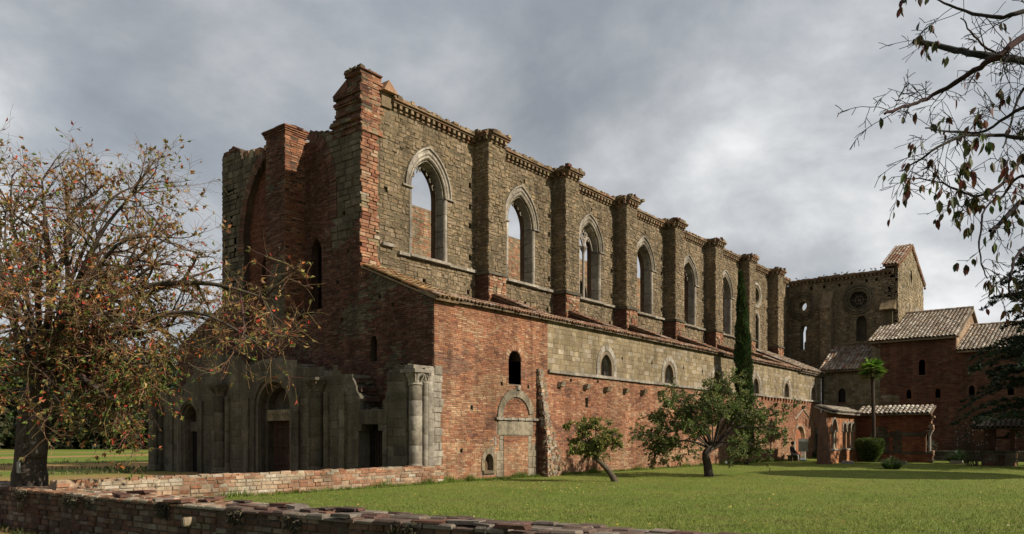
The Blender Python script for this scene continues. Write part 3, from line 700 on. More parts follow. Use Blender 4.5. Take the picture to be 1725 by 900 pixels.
# buttresses
for i, bx in enumerate(BX):
    d = .86; y0 = YC-d; mb = MB(); mb.box((bx, y0, 6.0), (bx+1.25, YC+.01, 15.75), SM); b_ = obj('buttress', mb, 'mortar', CH)
    wf = Frame((bx, 0, 0), (0, 1, 0), (0, 0, 1), (-1, 0, 0)); sf = SOUTH(y0)
    ph = [rect(bx+.55, 10.8+i*.1, bx+.67, 11.05+i*.1), rect(bx+.3, 8.55, bx+.55, 8.8)]
    sts = courses(wf, [rect(y0, 9.55, YC, 15.7)], S_TUFA, [], 0, 80+i)+courses(sf, [rect(bx, 9.55, bx+1.25, 15.7)], S_TUFA, ph, 0, 90+i)
    lay(sts, 'stone', 'buttress_stonework', 'stone', b_)
    S_R = Sty((.08, .16), (.2, .4), BRICKP+BRICK+TUFAL[:2], .02, (.0, .06), .012, .2)
    lay(courses(wf, [rect(y0, 6.4, YC, 9.38)], S_BRICKD, [], 0, 100+i)+courses(sf, [rect(bx, 6.4, bx+1.25, 9.38)], S_R, [ph[1]], 0, 110+i), 'brick', 'buttress_brickwork', 'brick', b_)
    mb = MB(); mb.box((bx-.1, y0-.1, 9.4), (bx+1.35, YC, 9.53), pick(ASH), .01); obj('offset_course', mb, 'ashlar', b_)
    mb = MB(); cornice(mb, sf, bx-.05, bx+1.3, 15.6, RC); cornice(mb, wf, y0-.05, YC+.05, 15.6, RC)
    mb.box((bx+.06, y0+.06, 15.7), (bx+1.2, YC+1.0, 16.07), (.14, .1, .06))
    for k in range(22):
        xx = RC.uniform(bx-.3, bx+1.4); yy = RC.uniform(y0-.3, YC+.4); s = RC.uniform(.06, .16); hh = .13*(1-abs(xx-bx-.6)/1.2)
        mb.box((xx-s, yy-s, 16.0), (xx+s, yy+s, 16.08+hh+RC.uniform(0, .07)), pick(TUFA+BRICKD, .2), .04)
    obj('buttress_cap', mb, 'brick', b_)
# north wall of the nave, seen through the windows
YN = 13.2; FN = SOUTH(YN); hn = [arch(x, .9, 10.6, 12.8, 1.15, 8, 3) for x in WX]
mb = MB(); plate(mb, FN, [(0, 0), (49.7, 0), (49.7, 15.6), (1.4, 15.6), (.9, 15.2), (.6, 14.3), (0, 14.0)], hn, -1.1, 0, GM); nw = obj('north_nave_wall', mb, 'mortar', CH)
lay(courses(FN, [rect(0.1, 6.5, 49.6, 15.5)], Sty((.1, .15), (.2, .42), BRICKT+TUFAL[:4], .014, (.0, .03), .006, .14), [arch(x, 1.0, 10.6, 12.8, 1.25, 8, 3) for x in WX], 0, 120), 'stone', 'inner_masonry', 'brick', nw)
mb = MB()
for k in range(7): mb.tube([(BX[k]-5.9+5.6*q, YN-.12, 8.2+3.4*math.sin(PI*q)**.8) for q in [j/14 for j in range(15)]], .16, 4, pick(BRICKD))
obj('wall_rib', mb, 'brick', nw)

# ---- west front
FX = WEST(0)
def yx(poly): return poly
frontS = [(.02, -.1), (9.29, -.1), (9.29, 6.6), (8.4, 6.75), (7.4, 7.0), (6.6, 7.2), (6.6, 9.9), (6.45, 10.5), (6.05, 10.9), (6.08, 12.4), (6.25, 13.2), (6.6, 13.9), (7.05, 14.35), (7.6, 14.62), (7.75, 14.75), (7.4, 14.95), (6.6, 14.75), (5.95, 14.6), (5.95, 14.9), (5.72, 15.0), (5.72, 15.95), (5.55, 16.05), (5.2, 16.35), (4.92, 16.4), (4.9, 16.68), (4.13, 16.68), (4.13, 8.6), (.02, 6.88)]
frontN = [(9.3, -.1), (18.7, -.1), (18.7, 6.5), (14.45, 8.2), (14.45, 15.35), (14.3, 15.55), (13.9, 15.6), (13.5, 15.75), (13.2, 15.6), (12.9, 15.45), (12.75, 15.0), (12.6, 14.75), (11.5, 14.8), (10.75, 14.85), (10.75, 15.5), (9.3, 15.5)]
recN = [(10.76, 6.6), (12.6, 6.6), (12.6, 10.5), (12.5, 11.8), (12.2, 12.9), (11.6, 13.9), (10.95, 14.5), (10.76, 14.55)]
recS = list(reversed(frontS[5:14]))
slit = arch(3.34, .19, 4.75, 5.55, .24, 6, 2)
lanS = arch(8.42, .38, 7.5, 10.0, .72, 7, 2); lanN = arch(12.6, .36, 7.3, 9.7, .7, 7, 2)
put3 = [rect(y-.08, z-.08, y+.08, z+.08) for y, z in ((4.6, 12.3), (5.2, 11), (4.9, 9.4), (2.2, 6.9), (5.3, 6.6), (4.8, 5.0), (3.0, 7.3), (5.6, 8.2))]; put3N = [rect(y-.08, z-.08, y+.08, z+.08) for y, z in ((13.1, 13.2), (13.6, 12.2), (13.3, 10.9))]
mb = MB(); plate(mb, FX, frontS, [slit]+put3, -1.05, 0, (.085, .06, .04), back=False); plate(mb, FX, frontN, [recN]+put3N, -1.05, 0, (.085, .06, .04), back=False)
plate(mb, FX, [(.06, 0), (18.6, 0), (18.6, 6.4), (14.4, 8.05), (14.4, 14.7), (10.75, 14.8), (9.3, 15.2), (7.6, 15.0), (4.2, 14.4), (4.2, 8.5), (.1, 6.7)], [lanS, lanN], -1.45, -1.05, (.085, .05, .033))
plate(mb, FX, rect(7.6, 6.9, 13.2, 11), [], -1.8, -1.7, (.07, .04, .03))  # added dark backing, keeps the open lancets dark
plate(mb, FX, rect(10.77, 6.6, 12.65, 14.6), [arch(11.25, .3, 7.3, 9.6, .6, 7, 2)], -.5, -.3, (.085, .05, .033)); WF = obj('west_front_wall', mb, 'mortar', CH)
TUFAF = [(.12, .102, .066), (.10, .086, .057), (.09, .076, .052), (.135, .113, .077)]  # tufa darkened for the west front, its shade put into the colour
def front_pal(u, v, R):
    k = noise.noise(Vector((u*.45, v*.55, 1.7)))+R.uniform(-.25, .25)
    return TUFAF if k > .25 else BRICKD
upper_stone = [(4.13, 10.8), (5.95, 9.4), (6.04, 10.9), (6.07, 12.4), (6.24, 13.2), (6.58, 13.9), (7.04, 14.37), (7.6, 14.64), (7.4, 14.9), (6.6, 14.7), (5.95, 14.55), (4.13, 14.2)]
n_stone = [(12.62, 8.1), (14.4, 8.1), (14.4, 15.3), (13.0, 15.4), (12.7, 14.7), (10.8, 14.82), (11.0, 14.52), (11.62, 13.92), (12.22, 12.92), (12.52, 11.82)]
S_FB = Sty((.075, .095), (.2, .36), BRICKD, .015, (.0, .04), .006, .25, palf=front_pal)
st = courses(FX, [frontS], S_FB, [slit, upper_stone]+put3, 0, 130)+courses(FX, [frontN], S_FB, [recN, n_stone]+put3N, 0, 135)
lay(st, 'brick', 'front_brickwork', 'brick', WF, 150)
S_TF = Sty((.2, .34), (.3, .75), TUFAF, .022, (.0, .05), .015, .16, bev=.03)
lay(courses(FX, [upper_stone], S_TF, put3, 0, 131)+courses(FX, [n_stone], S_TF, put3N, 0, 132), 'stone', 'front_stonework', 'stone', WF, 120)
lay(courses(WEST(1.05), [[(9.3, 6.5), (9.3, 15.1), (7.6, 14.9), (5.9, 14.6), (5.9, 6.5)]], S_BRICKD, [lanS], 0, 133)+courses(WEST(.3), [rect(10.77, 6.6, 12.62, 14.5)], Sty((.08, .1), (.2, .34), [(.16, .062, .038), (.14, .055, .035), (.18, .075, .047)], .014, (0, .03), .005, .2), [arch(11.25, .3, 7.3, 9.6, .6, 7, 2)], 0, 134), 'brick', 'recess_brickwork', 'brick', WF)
mb = MB()   # brick relieving arches round the recesses
for poly, cy_ in ((recS, 8), (recN[2:8], 11)):
    for (a, b), (c, d) in zip(poly, poly[1:]):
        if max(b, d) < 10.6: continue
        L = math.hypot(c-a, d-b); nb = max(2, int(L/.14)); nx, nz = (d-b)/L, -(c-a)/L
        if (nx*(a-cy_)+nz*(b-11)) < 0: nx, nz = -nx, -nz
        for k in range(nb):
            q0, q1 = k/nb, (k+.86)/nb; P = [(a+(c-a)*q, b+(d-b)*q) for q in (q0, q1)]
            qq = [P[0], P[1], (P[1][0]+nx*.42, P[1][1]+nz*.42), (P[0][0]+nx*.42, P[0][1]+nz*.42)]
            mb.add([FX.P(*p, -.05) for p in qq]+[FX.P(*p, .05) for p in qq], BOXF, pick(BRICKD, .2))
obj('relieving_arch', mb, 'brick', WF, kind='stuff')
# stepped pier top (courses that jut out), south corner
mb = MB(); R = random.Random(15); z = 14.2
while z < 16.62:
    y1 = 5.95 if z < 14.9 else (5.68 if z < 15.9 else 4.92)
    h = R.uniform(.07, .15); o_ = R.choice([0, .04, .08, -.03]); x1 = .9 if z < 15.9 else .85; y = YC-.04-R.uniform(0, .05)
    while y < y1+o_-.01:
        w = min(R.uniform(.2, .4), y1+o_-y); mb.box((-.04-o_-R.uniform(0, .02), y, z), (.5, y+w-.012, z+h-.015), pick(BRICKD if R.random() < .75 else TUFAF, .25), .01); y += w
    x = -.03-o_; ys_ = YC-.03-R.uniform(0, .06)
    while x < x1:
        w = R.uniform(.18, .36); mb.box((x, ys_, z), (x+w-.012, YC+.6, z+h-.015), pick(BRICKP+BRICK+TUFAL[:2], .2), .01); x += w
    z += h
mb.box((-.16, YC-.15, 16.62), (1.0, 5.02, 16.68), pick(BRICKD), .01)
for k in range(26):
    xx, yy = R.uniform(-.1, .9), R.uniform(4.05, 4.95); s = R.uniform(.06, .14); mb.box((xx-s, yy-s, 16.66), (xx+s, yy+s, 16.7+R.uniform(.02, .12)), pick(TUFA, .3), .04)
mb.add([(-.1, 4.9, 15.95), (-.1, 5.85, 15.95), (-.1, 4.9, 16.45), (.9, 4.9, 15.95), (.9, 5.85, 15.95), (.9, 4.9, 16.45)], [(0, 2, 1), (3, 4, 5), (0, 1, 4, 3), (1, 2, 5, 4), (2, 0, 3, 5)], pick(BRICKD))
obj('corner_pier', mb, 'brick', CH)
# south flank and cap of the middle pier
S_PI = Sty((.09, .13), (.22, .4), BRICK, .018, (.0, .05), .006, .2)
mb = MB(); mb.box((.01, 9.305, 6.6), (1.04, 9.5, 15.5), (.10, .06, .04)); pr_ = obj('middle_pier', mb, 'mortar', CH)
lay(courses(SOUTH(9.305), [rect(-.02, 6.6, 1.05, 15.5)], S_PI, [], 0, 141), 'brick', 'pier_brickwork', 'brick', pr_, 60)
mb = MB()
for k in range(4):
    y = 9.26-.04*k
    while y < 10.8+.03*k: w = R.uniform(.2, .4); mb.box((-.03-.04*k, y, 15.4+.08*k), (1.1, min(y+w, 10.85+.03*k)-.01, 15.465+.08*k), pick(BRICKD), .01); y += w
    x = -.02-.04*k
    while x < 1.05: w = R.uniform(.2, .4); mb.box((x, 9.25-.045*k, 15.4+.08*k), (x+w-.01, 9.6, 15.465+.08*k), pick(BRICK), .01); x += w
for k in range(24): xx, yy = R.uniform(-.1, 1), R.uniform(9.2, 10.8); mb.box((xx-.15, yy-.15, 15.68), (xx+.15, yy+.15, 15.74+R.uniform(0, .06)), pick(BRICKD), .03)
obj('pier_cap', mb, 'brick', pr_)
# broken north end: lit stepped brick behind the parapet
mb = MB()
for k in range(60):
    xx = R.uniform(.2, 1.3); yy = R.uniform(10.9, 13.3); mb.box((xx-.18, yy-.18, 14.6), (xx+.18, yy+.18, 14.9+R.uniform(0, .35)+.35*max(0, (yy-11.5)/2)), pick(BRICKP+TUFAL, .2), .03)
mb.box((1.2, 10.2, 14.3), (2.6, 13.4, 15.75), pick(BRICKP)); obj('broken_parapet', mb, 'brick', CH, kind='stuff')
# lower stone block of the front with the portals (x = -1)
FB = WEST(-1.0)
blk = [(.45, -.1), (19.3, -.1), (19.3, 4.0), (18.3, 4.05), (17.2, 4.1), (16.2, 4.3), (15.5, 4.7), (14.9, 5.1), (14.3, 5.75), (13.2, 5.6), (12.0, 5.5), (11.2, 5.25), (10.6, 4.85), (10.2, 5.0), (9.6, 5.15), (8.5, 5.15), (7.6, 5.0), (7.0, 4.8), (6.3, 4.55), (5.8, 4.6), (5.0, 4.35), (4.4, 4.45), (4.0, 4.1), (3.6, 4.2), (3.35, 3.9), (3.2, 3.5), (3.0, 3.3), (3.0, 2.78), (1.6, 2.78), (1.6, 3.1), (1.45, 3.5), (1.45, 4.1), (1.1, 4.2), (.45, 4.35)]
dS = rect(1.69, -.05, 3.05, 2.22); dC = arch(8.72, 1.18, -.05, 2.95, 1.18, 10, 3); dN = arch(15.8, .78, -.05, 2.55, .82, 10, 3)
slots = [rect(6.05, 3.0, 6.17, 3.22), rect(12.9, 4.9, 13.02, 5.1)]
mb = MB(); plate(mb, FB, blk, [dS, dC, dN]+slots, -1.0, 0, (.13, .115, .085), back=False)
PB = obj('portal_block', mb, 'mortar', CH)
lay(courses(FB, [blk], S_ASH, [rect(1.45, 0, 3.3, 2.74), arch(8.72, 1.62, -.1, 2.95, 1.62, 10, 3), arch(15.8, 1.08, -.1, 2.55, 1.1, 10, 3)]+slots, 0, 150)+courses(SOUTH(.45), [rect(-1, 0, 0, 4.3)], S_ASH, [], 0, 151), 'ashlar_block', 'ashlar', 'ashlar', PB, 300)
mb = MB(); R = random.Random(31)
for (a, b), (c, d) in zip(blk[2:-1], blk[3:]):
    L = math.hypot(c-a, d-b)
    for k in range(max(1, int(L/.16))):
        q = R.random(); yy, zz = a+(c-a)*q, b+(d-b)*q; s = R.uniform(.08, .2); mb.box((-1.0+R.uniform(.0, .5), yy-s, zz-s*.6), (-.1, yy+s, zz+R.uniform(0, .12)), pick(ASH+BRICKD, .2), .04)
obj('broken_top_stones', mb, 'ashlar', PB, kind='stuff')
# south door: flat arch of wedge stones, jambs, gate
mb = MB(); mb.box((-.42, 1.6, 0), (-.36, 3.1, 2.3), (.012, .010, .009)); sd = obj('south_portal_gate', mb, 'wood', CH)
for k in range(9):
    m3 = MB(); m3.box((-.5, 1.72+k*.15, 0), (-.42, 1.82+k*.15, 2.2), (.03, .022, .016), .004); obj('plank', m3, 'wood', sd)
for k in range(7):
    a, b = 1.5+k*.25, 1.5+(k+1)*.25-.012; s = lambda y: y+(y-2.37)*.16
    m3 = MB(); m3.add([FB.P(*p, d) for d in (-.6, .03) for p in ((a, 2.23), (b, 2.23), (s(b), 2.74), (s(a), 2.74))], BOXF, pick(ASH)); obj('lintel_stone', m3, 'ashlar', sd)
for y0, y1 in ((1.45, 1.68), (3.06, 3.3)):
    for k in range(4):
        m3 = MB(); m3.box((-1.04, y0, k*.55), (-.3, y1, k*.55+.54), pick(ASH), .006); obj('jamb_stone', m3, 'ashlar', sd)
for y in (1.75, 3.0):
    m3 = MB(); m3.box((-1.06, y-.14, 1.98), (-.4, y+.14, 2.225), pick(ASH), .01); obj('bracket', m3, 'ashlar', sd)
# centre door
mb = MB(); mb.box((-.3, 7.4, -.02), (-.24, 10.1, 4.3), (.10, .085, .06)); cd = obj('centre_portal', mb, 'ashlar', CH)
arch_frame(FB, [(1.62, -.03), (1.60, .07), (1.36, .08), (1.33, -.12), (1.15, -.13), (1.12, -.34), (.94, -.36), (.92, -.68)], -.05, 2.95, 8.72, 1.0, cd, 'voussoir', 'ashlar', ASH, 10, 4, 2)
m3 = MB(); m3.box((-.72, 7.82, 2.45), (-.32, 9.62, 2.93), (.24, .2, .13)); lt = obj('carved_lintel', m3, 'pale', cd)
m3 = MB()
for k in range(5): curl_ = [(-.74, 8.0+k*.36+.13*math.cos(a)*(1-a/14), 2.69+.15*math.sin(a)*(1-a/14)) for a in [j*.6 for j in range(16)]]; m3.tube(curl_, .022, 4, (.27, .225, .14))
obj('carved_scroll', m3, 'pale', lt)
for k in range(8):
    m3 = MB(); m3.box((-.42, 7.86+k*.215, 0), (-.36, 8.06+k*.215, 2.44), pick([(.055, .03, .02), (.07, .038, .024), (.05, .028, .02)]), .004); obj('plank', m3, 'wood', cd)
for z in (.5, 1.3, 2.1):
    m3 = MB(); m3.box((-.47, 7.86, z), (-.42, 9.55, z+.1), (.05, .03, .02)); obj('rail', m3, 'wood', cd)
# north door
mb = MB(); mb.box((-.3, 14.9, -.02), (-.24, 16.7, 3.5), (.13, .115, .085)); nd = obj('north_portal', mb, 'ashlar', CH)
arch_frame(FB, [(1.08, -.03), (1.06, .05), (.88, .06), (.84, -.15), (.7, -.17), (.68, -.68)], -.05, 2.55, 15.8, 1.04, nd, 'voussoir', 'ashlar', ASH, 10, 3, 2)
m3 = MB(); m3.box((-.55, 15.05, 2.02), (-.32, 16.55, 2.5), pick(ASH)); obj('lintel', m3, 'ashlar', nd)
for k in range(6):
    m3 = MB(); m3.box((-.42, 15.1+k*.235, 0), (-.36, 15.32+k*.235, 2.02), (.016, .013, .011), .004); obj('plank', m3, 'wood', nd)
# half columns of the block
def halfcol(x, y, r, h, cap=True, t=None, pal=ASH):
    mb = MB(); z = 0; R = random.Random(int(y*10))
    c = obj('half_column', MB() if False else _drums(x, y, r, h, pal), 'pale' if pal is PALE else 'ashlar', CH, True)
    if cap:
        mb = MB(); mb.lathe((x, y, h), [(r*1.02, 0), (r*1.15, .04), (r*1.02, .08), (r*1.1, .2), (r*1.5, .42), (r*1.55, .46)], 12, pick(pal)); mb.box((x-r*1.6, y-r*1.6, h+.46), (x+r*1.6, y+r*1.6, h+.58), pick(pal), .006)
        for k in range(8):
            a = k*PI/4; mb.tube([(x+r*1.1*math.cos(a), y+r*1.1*math.sin(a), h+.15), (x+r*1.5*math.cos(a), y+r*1.5*math.sin(a), h+.34), (x+r*1.75*math.cos(a), y+r*1.75*math.sin(a), h+.40), (x+r*1.7*math.cos(a), y+r*1.7*math.sin(a), h+.32)], .035, 4, pick(pal))
        obj('capital', mb, 'pale' if pal is PALE else 'ashlar', c)
    mb = MB(); mb.lathe((x, y, 0), [(r*1.4, 0), (r*1.4, .12), (r*1.25, .2), (r*1.3, .26), (r*1.05, .32)], 12, pick(pal)); obj('base', mb, 'ashlar', c)
    return c
def _drums(x, y, r, h, pal):
    mb = MB(); z = 0
    while z < h-.01:
        d = min(random.uniform(.5, .85), h-z)
        if h-z-d < .2: d = h-z
        mb.lathe((x, y, z), [(r*.97, 0), (r, .012), (r, d-.012), (r*.97, d)], 14, pick(pal, .12)); z += d
    return mb
COLP = [(.27, .24, .175), (.24, .21, .155), (.29, .25, .19)]
halfcol(-.72, .24, .25, 3.62, True, pal=PALE)
halfcol(-.36, .10, .13, 3.68, True, pal=PALE)
mb = MB()
for k in range(9): mb.box((-.27, -.015, k*.48), (.012, .46, k*.48+.472), pick(PALE, .1), .005)
mb.box((-1.02, .02, 4.22), (.02, .5, 4.36), pick(PALE)); obj('corner_pilaster', mb, 'pale', CH)
for y, h in ((5.5, 3.55), (12.75, 3.6), (18.95, 3.3)):
    for s in (-1, 0, 1):
        r = .27 if s == 0 else .13; halfcol(-1.12+(.06 if s else 0), y+s*.52, r, h, s == 0)
for y in (4.0, 7.3-.35, 10.7, 14.6, 17.4):
    mb = MB(); [mb.box((-1.1, y-.16, k*.7), (-.98, y+.16, k*.7+.69), pick(ASH), .006) for k in range(5)]; obj('lesene', mb, 'ashlar', CH)

# ---- transept
XT = 49.74; FT = WEST(XT); YT = -5.05
oc1 = [(2.75+.34*math.cos(a*PI/10), 13.5+.42*math.sin(a*PI/10)) for a in range(20)]
oc2 = [(-1.95+.75*math.cos(a*PI/10), 13.55+.75*math.sin(a*PI/10)) for a in range(20)]
lan1 = [(2.62, 9.6), (3.0, 9.6), (3.02, 11.2), (2.9, 11.75), (2.6, 11.8), (2.42, 11.7), (2.4, 11.5), (2.5, 11.2), (2.5, 10.3), (2.62, 10.2)]
lan2 = arch(-2.2, .42, 10.0, 11.6, .6, 8, 2)
putT = [rect(y-.1, z-.12, y+.1, z+.12) for y, z in ((2.0, 15), (.9, 15), (-.4, 15), (-1.4, 15.05), (-2.6, 15.1), (-3.4, 15.1))]
mb = MB(); plate(mb, FT, rect(YT, 7, 4.7, 15.4), [oc1, oc2, lan1, lan2]+putT, -1.0, 0, SM); plate(mb, FT, rect(-2.95, 9.8, -1.1, 14.5), [], -.6, -.42, (.06, .05, .035)); TW = obj('transept_west_wall', mb, 'mortar', CH)  # second plate is an added dark backing, shuts out sky behind oculus and lancet
lay(courses(FT, [rect(YT, 7.2, 4.05, 15.4)], S_TUFA, [oc1, oc2, lan1, lan2]+putT, 0, 160), 'stone', 'transept_stonework', 'stone', TW)
for (cy, cz, hole) in ((2.75, 13.5, oc1), (-1.95, 13.55, oc2)):
    mb = MB()
    for r, d in ((1.25, .05), (1.02, .09), (.8, .05)):
        pts = [FT.P(cy+r*math.cos(a*PI/12), cz+r*math.sin(a*PI/12), d) for a in range(25)]; mb.tube(pts, .06, 5, pick(ASH), False)
    if cy < 0:
        for a in range(6): mb.tube([FT.P(cy, cz, -.3), FT.P(cy+.75*math.cos(a*PI/3), cz+.75*math.sin(a*PI/3), -.3)], .05, 5, pick(ASH))
        mb.tube([FT.P(cy+.35*math.cos(a*PI/8), cz+.35*math.sin(a*PI/8), -.3) for a in range(17)], .05, 5, pick(ASH), False)
    obj('oculus_ring', mb, 'ashlar', TW)
mb = MB(); cornice(mb, FT, YT+.3, 4.0, 15.35, RC); mb.box((XT, YT+.3, 15.4), (XT+1.0, 4.0, 15.8), SM); obj('transept_cornice', mb, 'brick', CH)
# other walls of the crossing that the holes see: east wall left open to the sky
mb = MB(); mb.box((XT-.9, .1, 7.0), (XT, 1.0, 13.0), SM); mb.add([(XT-.9, .1, 13.0), (XT-.9, 1.0, 13.0), (XT, 1, 13), (XT, .1, 13), (XT-.02, .1, 14.6), (XT-.02, 1, 14.6)], [(0, 3, 4), (1, 5, 2), (0, 4, 5, 1), (3, 2, 5, 4)], pick(TUFA))
tb = obj('transept_buttress', mb, 'stone', CH)
lay(courses(WEST(XT-.9), [rect(.1, 7, 1.0, 13.0)], S_TUFA, [], 0, 165)+courses(SOUTH(.1), [rect(XT-.9, 7, XT, 13)], S_TUFA, [], 0, 166), 'stone', 'buttress_stonework', 'stone', tb)
mb = MB(); mb.box((XT-.3, YT+.35, 7), (XT+.02, YT+1.2, 12.4), SM); mb.add([(XT-.85, YT+.1, 12.4), (XT-.85, YT+1.25, 12.4), (XT, YT+1.25, 12.4), (XT, YT+.1, 12.4), (XT, YT+.1, 13.3), (XT, YT+1.25, 13.3)], [(0, 1, 5, 4), (0, 4, 3), (1, 2, 5), (0, 3, 2, 1)], pick(TUFA)); obj('corner_buttress', mb, 'stone', CH)
# gable of the transept, south side
XG1 = 59.8; FG = SOUTH(YT); gab = [(XT, 7), (XG1, 7), (XG1, 16.0), (XG1, 16.1), (54.6, 18.7), (XT, 16.3)]
gl = arch(57.0, .8, 9, 12.0, 1.1, 8, 3); gr_ = [(54.7+.4*math.cos(a*PI/8), 15.9+.55*math.sin(a*PI/8)) for a in range(16)]
mb = MB(); plate(mb, FG, gab, [gr_, gl], -.25, 0, SM, back=False); plate(mb, FG, gab, [], -1.0, -.25, (.06, .05, .035)); TG = obj('transept_gable', mb, 'mortar', CH)
lay(courses(FG, [gab], Sty((.18, .28), (.25, .6), TUFAL, .02, (.0, .04), .015, .16), [gr_, gl], 0, 170), 'stone', 'gable_stonework', 'stone', TG)
arch_frame(FG, [(1.25, 0), (1.24, .06), (.8, .06), (.78, -.2)], 9, 12.0, 57.0, 1.3, TG, 'frame_block', 'pale', PALE, 8, 3, 2)
for s, (xa, za, xb, zb) in ((0, (XT-.35, 16.15, 54.6, 18.75)), (1, (60.2, 15.95, 54.6, 18.75))):
    mb = MB(); S_ = Vector((xb-xa, 0, zb-za)); coppi(mb, (xa, YT-.2, za), (0, 1, 0), S_, 1.35, S_.length, .27, TILE+TILEG[:2]); obj('gable_coping', mb, 'tile', TG, kind='stuff')
    mb = MB(); roof_deck(mb, (xa, YT-.15, za-.01), (0, 1, 0), S_, 1.25, S_.length, .12, (.22, .13, .08))
    for k in range(18): q = k/18; p = Vector((xa, YT, za))+S_*q; mb.box((p.x, YT-.14, p.z-.32), (p.x+.16, YT+.02, p.z-.16), pick(BRICKP))
    obj('gable_verge', mb, 'brick', TG)
# low lean-to roof in front of the transept
ls = Vector((XT-45.5, 0, 2.4)).normalized()
mb = MB(); coppi(mb, (45.45, -3.95, 7.22), (0, 1, 0), ls, 3.95, 4.75, .27, TILEG+TILE[2:]); obj('lean_to_roof', mb, 'tile', CH, kind='stuff')
mb = MB(); roof_deck(mb, (45.5, -3.95, 7.2), (0, 1, 0), ls, 3.95, 4.7, .12, (.2, .16, .12)); obj('lean_to_deck', mb, 'mortar', CH)

# ================================================================== monastery wing (x = 45.9, facing west)
MW = thing('monastery_wing', 'red brick two-storey monastery wing with tiled gable roofs beside the church', 'building', (45.9, -10, 0))
XM = 45.9; FM = WEST(XM)
wins = [(-1.68, 4.6, 5.75, .28), (-7.59, 6.55, 7.75, .22), (-6.67, 4.75, 5.45, .17), (-8.69, 4.75, 5.45, .17), (-10.94, 4.8, 5.6, .19), (-13.4, 4.8, 5.6, .19)]
wh = [arch(y, w, a, b-w*1.2, w*1.3, 6, 2) for y, a, b, w in wins]
door = arch(-7.56, .55, -.1, 2.1, .62, 8, 2)
outl = [(-24, -.2), (-.02, -.2), (-.02, 7.2), (-3.94, 7.2), (-3.94, 9.45), (-9.9, 9.45), (-9.9, 8.3), (-24, 8.3)]
mb = MB(); plate(mb, FM, outl, wh+[door], -.3, 0, (.13, .085, .055), back=False); plate(mb, FM, [p for p in outl], [wh[0], door], -.9, -.3, (.05, .03, .02))
wm = obj('west_wall', mb, 'mortar', MW)
stone_z = [(-.02, 0), (-.02, 7.1), (-3.94, 7.1), (-3.94, 9.1), (-4.6, 9.1), (-4.6, 5.2), (-6.0, 5.0), (-6.0, 3.9), (-6.0, 0)]
outer_h = [arch(y, w+.14, a-.05, b-w*1.2, (w+.14)*1.3, 6, 2) for y, a, b, w in wins]
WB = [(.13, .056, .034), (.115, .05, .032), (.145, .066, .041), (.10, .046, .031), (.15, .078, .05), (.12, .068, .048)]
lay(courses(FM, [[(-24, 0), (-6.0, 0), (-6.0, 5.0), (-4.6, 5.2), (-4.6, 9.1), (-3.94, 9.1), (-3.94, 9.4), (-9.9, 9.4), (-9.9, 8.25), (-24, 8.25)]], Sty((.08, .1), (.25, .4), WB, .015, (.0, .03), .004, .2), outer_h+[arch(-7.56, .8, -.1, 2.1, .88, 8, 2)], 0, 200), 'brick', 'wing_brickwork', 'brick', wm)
lay(courses(FM, [stone_z], Sty((.2, .3), (.3, .7), [(.16, .135, .085), (.18, .15, .095), (.14, .115, .07), (.2, .17, .12)], .015, (.0, .03), .008, .15), outer_h, 0, 201), 'stone', 'wing_stonework', 'stone', wm)
for i, (y, a, b, w) in enumerate(wins):
    mb = MB(); mb.box((XM+.3, y-w-.1, a-.1), (XM+.33, y+w+.1, b+.1), (.012, .011, .011)); wo_ = obj('window', mb, 'plain', MW)
    mb = MB(); P0 = arch(y, w+.14, a-.05, b-w*1.2, (w+.14)*1.3, 6, 2); P1 = arch(y, w, a, b-w*1.2, w*1.3, 6, 2); n = len(P0); t = pick(ASH if i == 0 else WB)
    pts = [FM.P(*p, -.02) for p in P0]+[FM.P(*p, .02) for p in P0]+[FM.P(*p, .02) for p in P1]+[FM.P(*p, -.28) for p in P1]
    mb.add(pts, [(r*n+k, r*n+k+1, (r+1)*n+k+1, (r+1)*n+k) for r in range(3) for k in range(n-1)], t); obj('frame', mb, 'brick', wo_)
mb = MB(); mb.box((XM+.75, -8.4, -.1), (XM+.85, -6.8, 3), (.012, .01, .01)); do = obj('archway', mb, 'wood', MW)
arch_frame(FM, [(.8, -.02), (.79, .03), (.57, .03), (.55, -.3)], 0, 2.1, -7.56, 1.1, do, 'voussoir', 'brick', WB, 8, 3, 3)
mb = MB(); mb.box((XM-.06, -24, 4.42), (XM+.02, -4.7, 4.52), pick(WB), .004); mb.box((XM-.05, -4.0, 4.3), (XM+.02, -.05, 4.4), pick(ASH)); obj('string_course', mb, 'brick', MW)
mb = MB()
for y0, y1, z in ((-9.8, -4.0, 9.16), (-24, -10, 8.02), (-3.9, -.1, 6.95)):
    y = y0
    while y < y1: mb.box((XM-.14, y, z), (XM+.02, y+.13, z+.16), pick(WB)); y += .27
obj('corbel_table', mb, 'brick', MW)
sl_ = Vector((52.7-45.5, 0, 2.95))
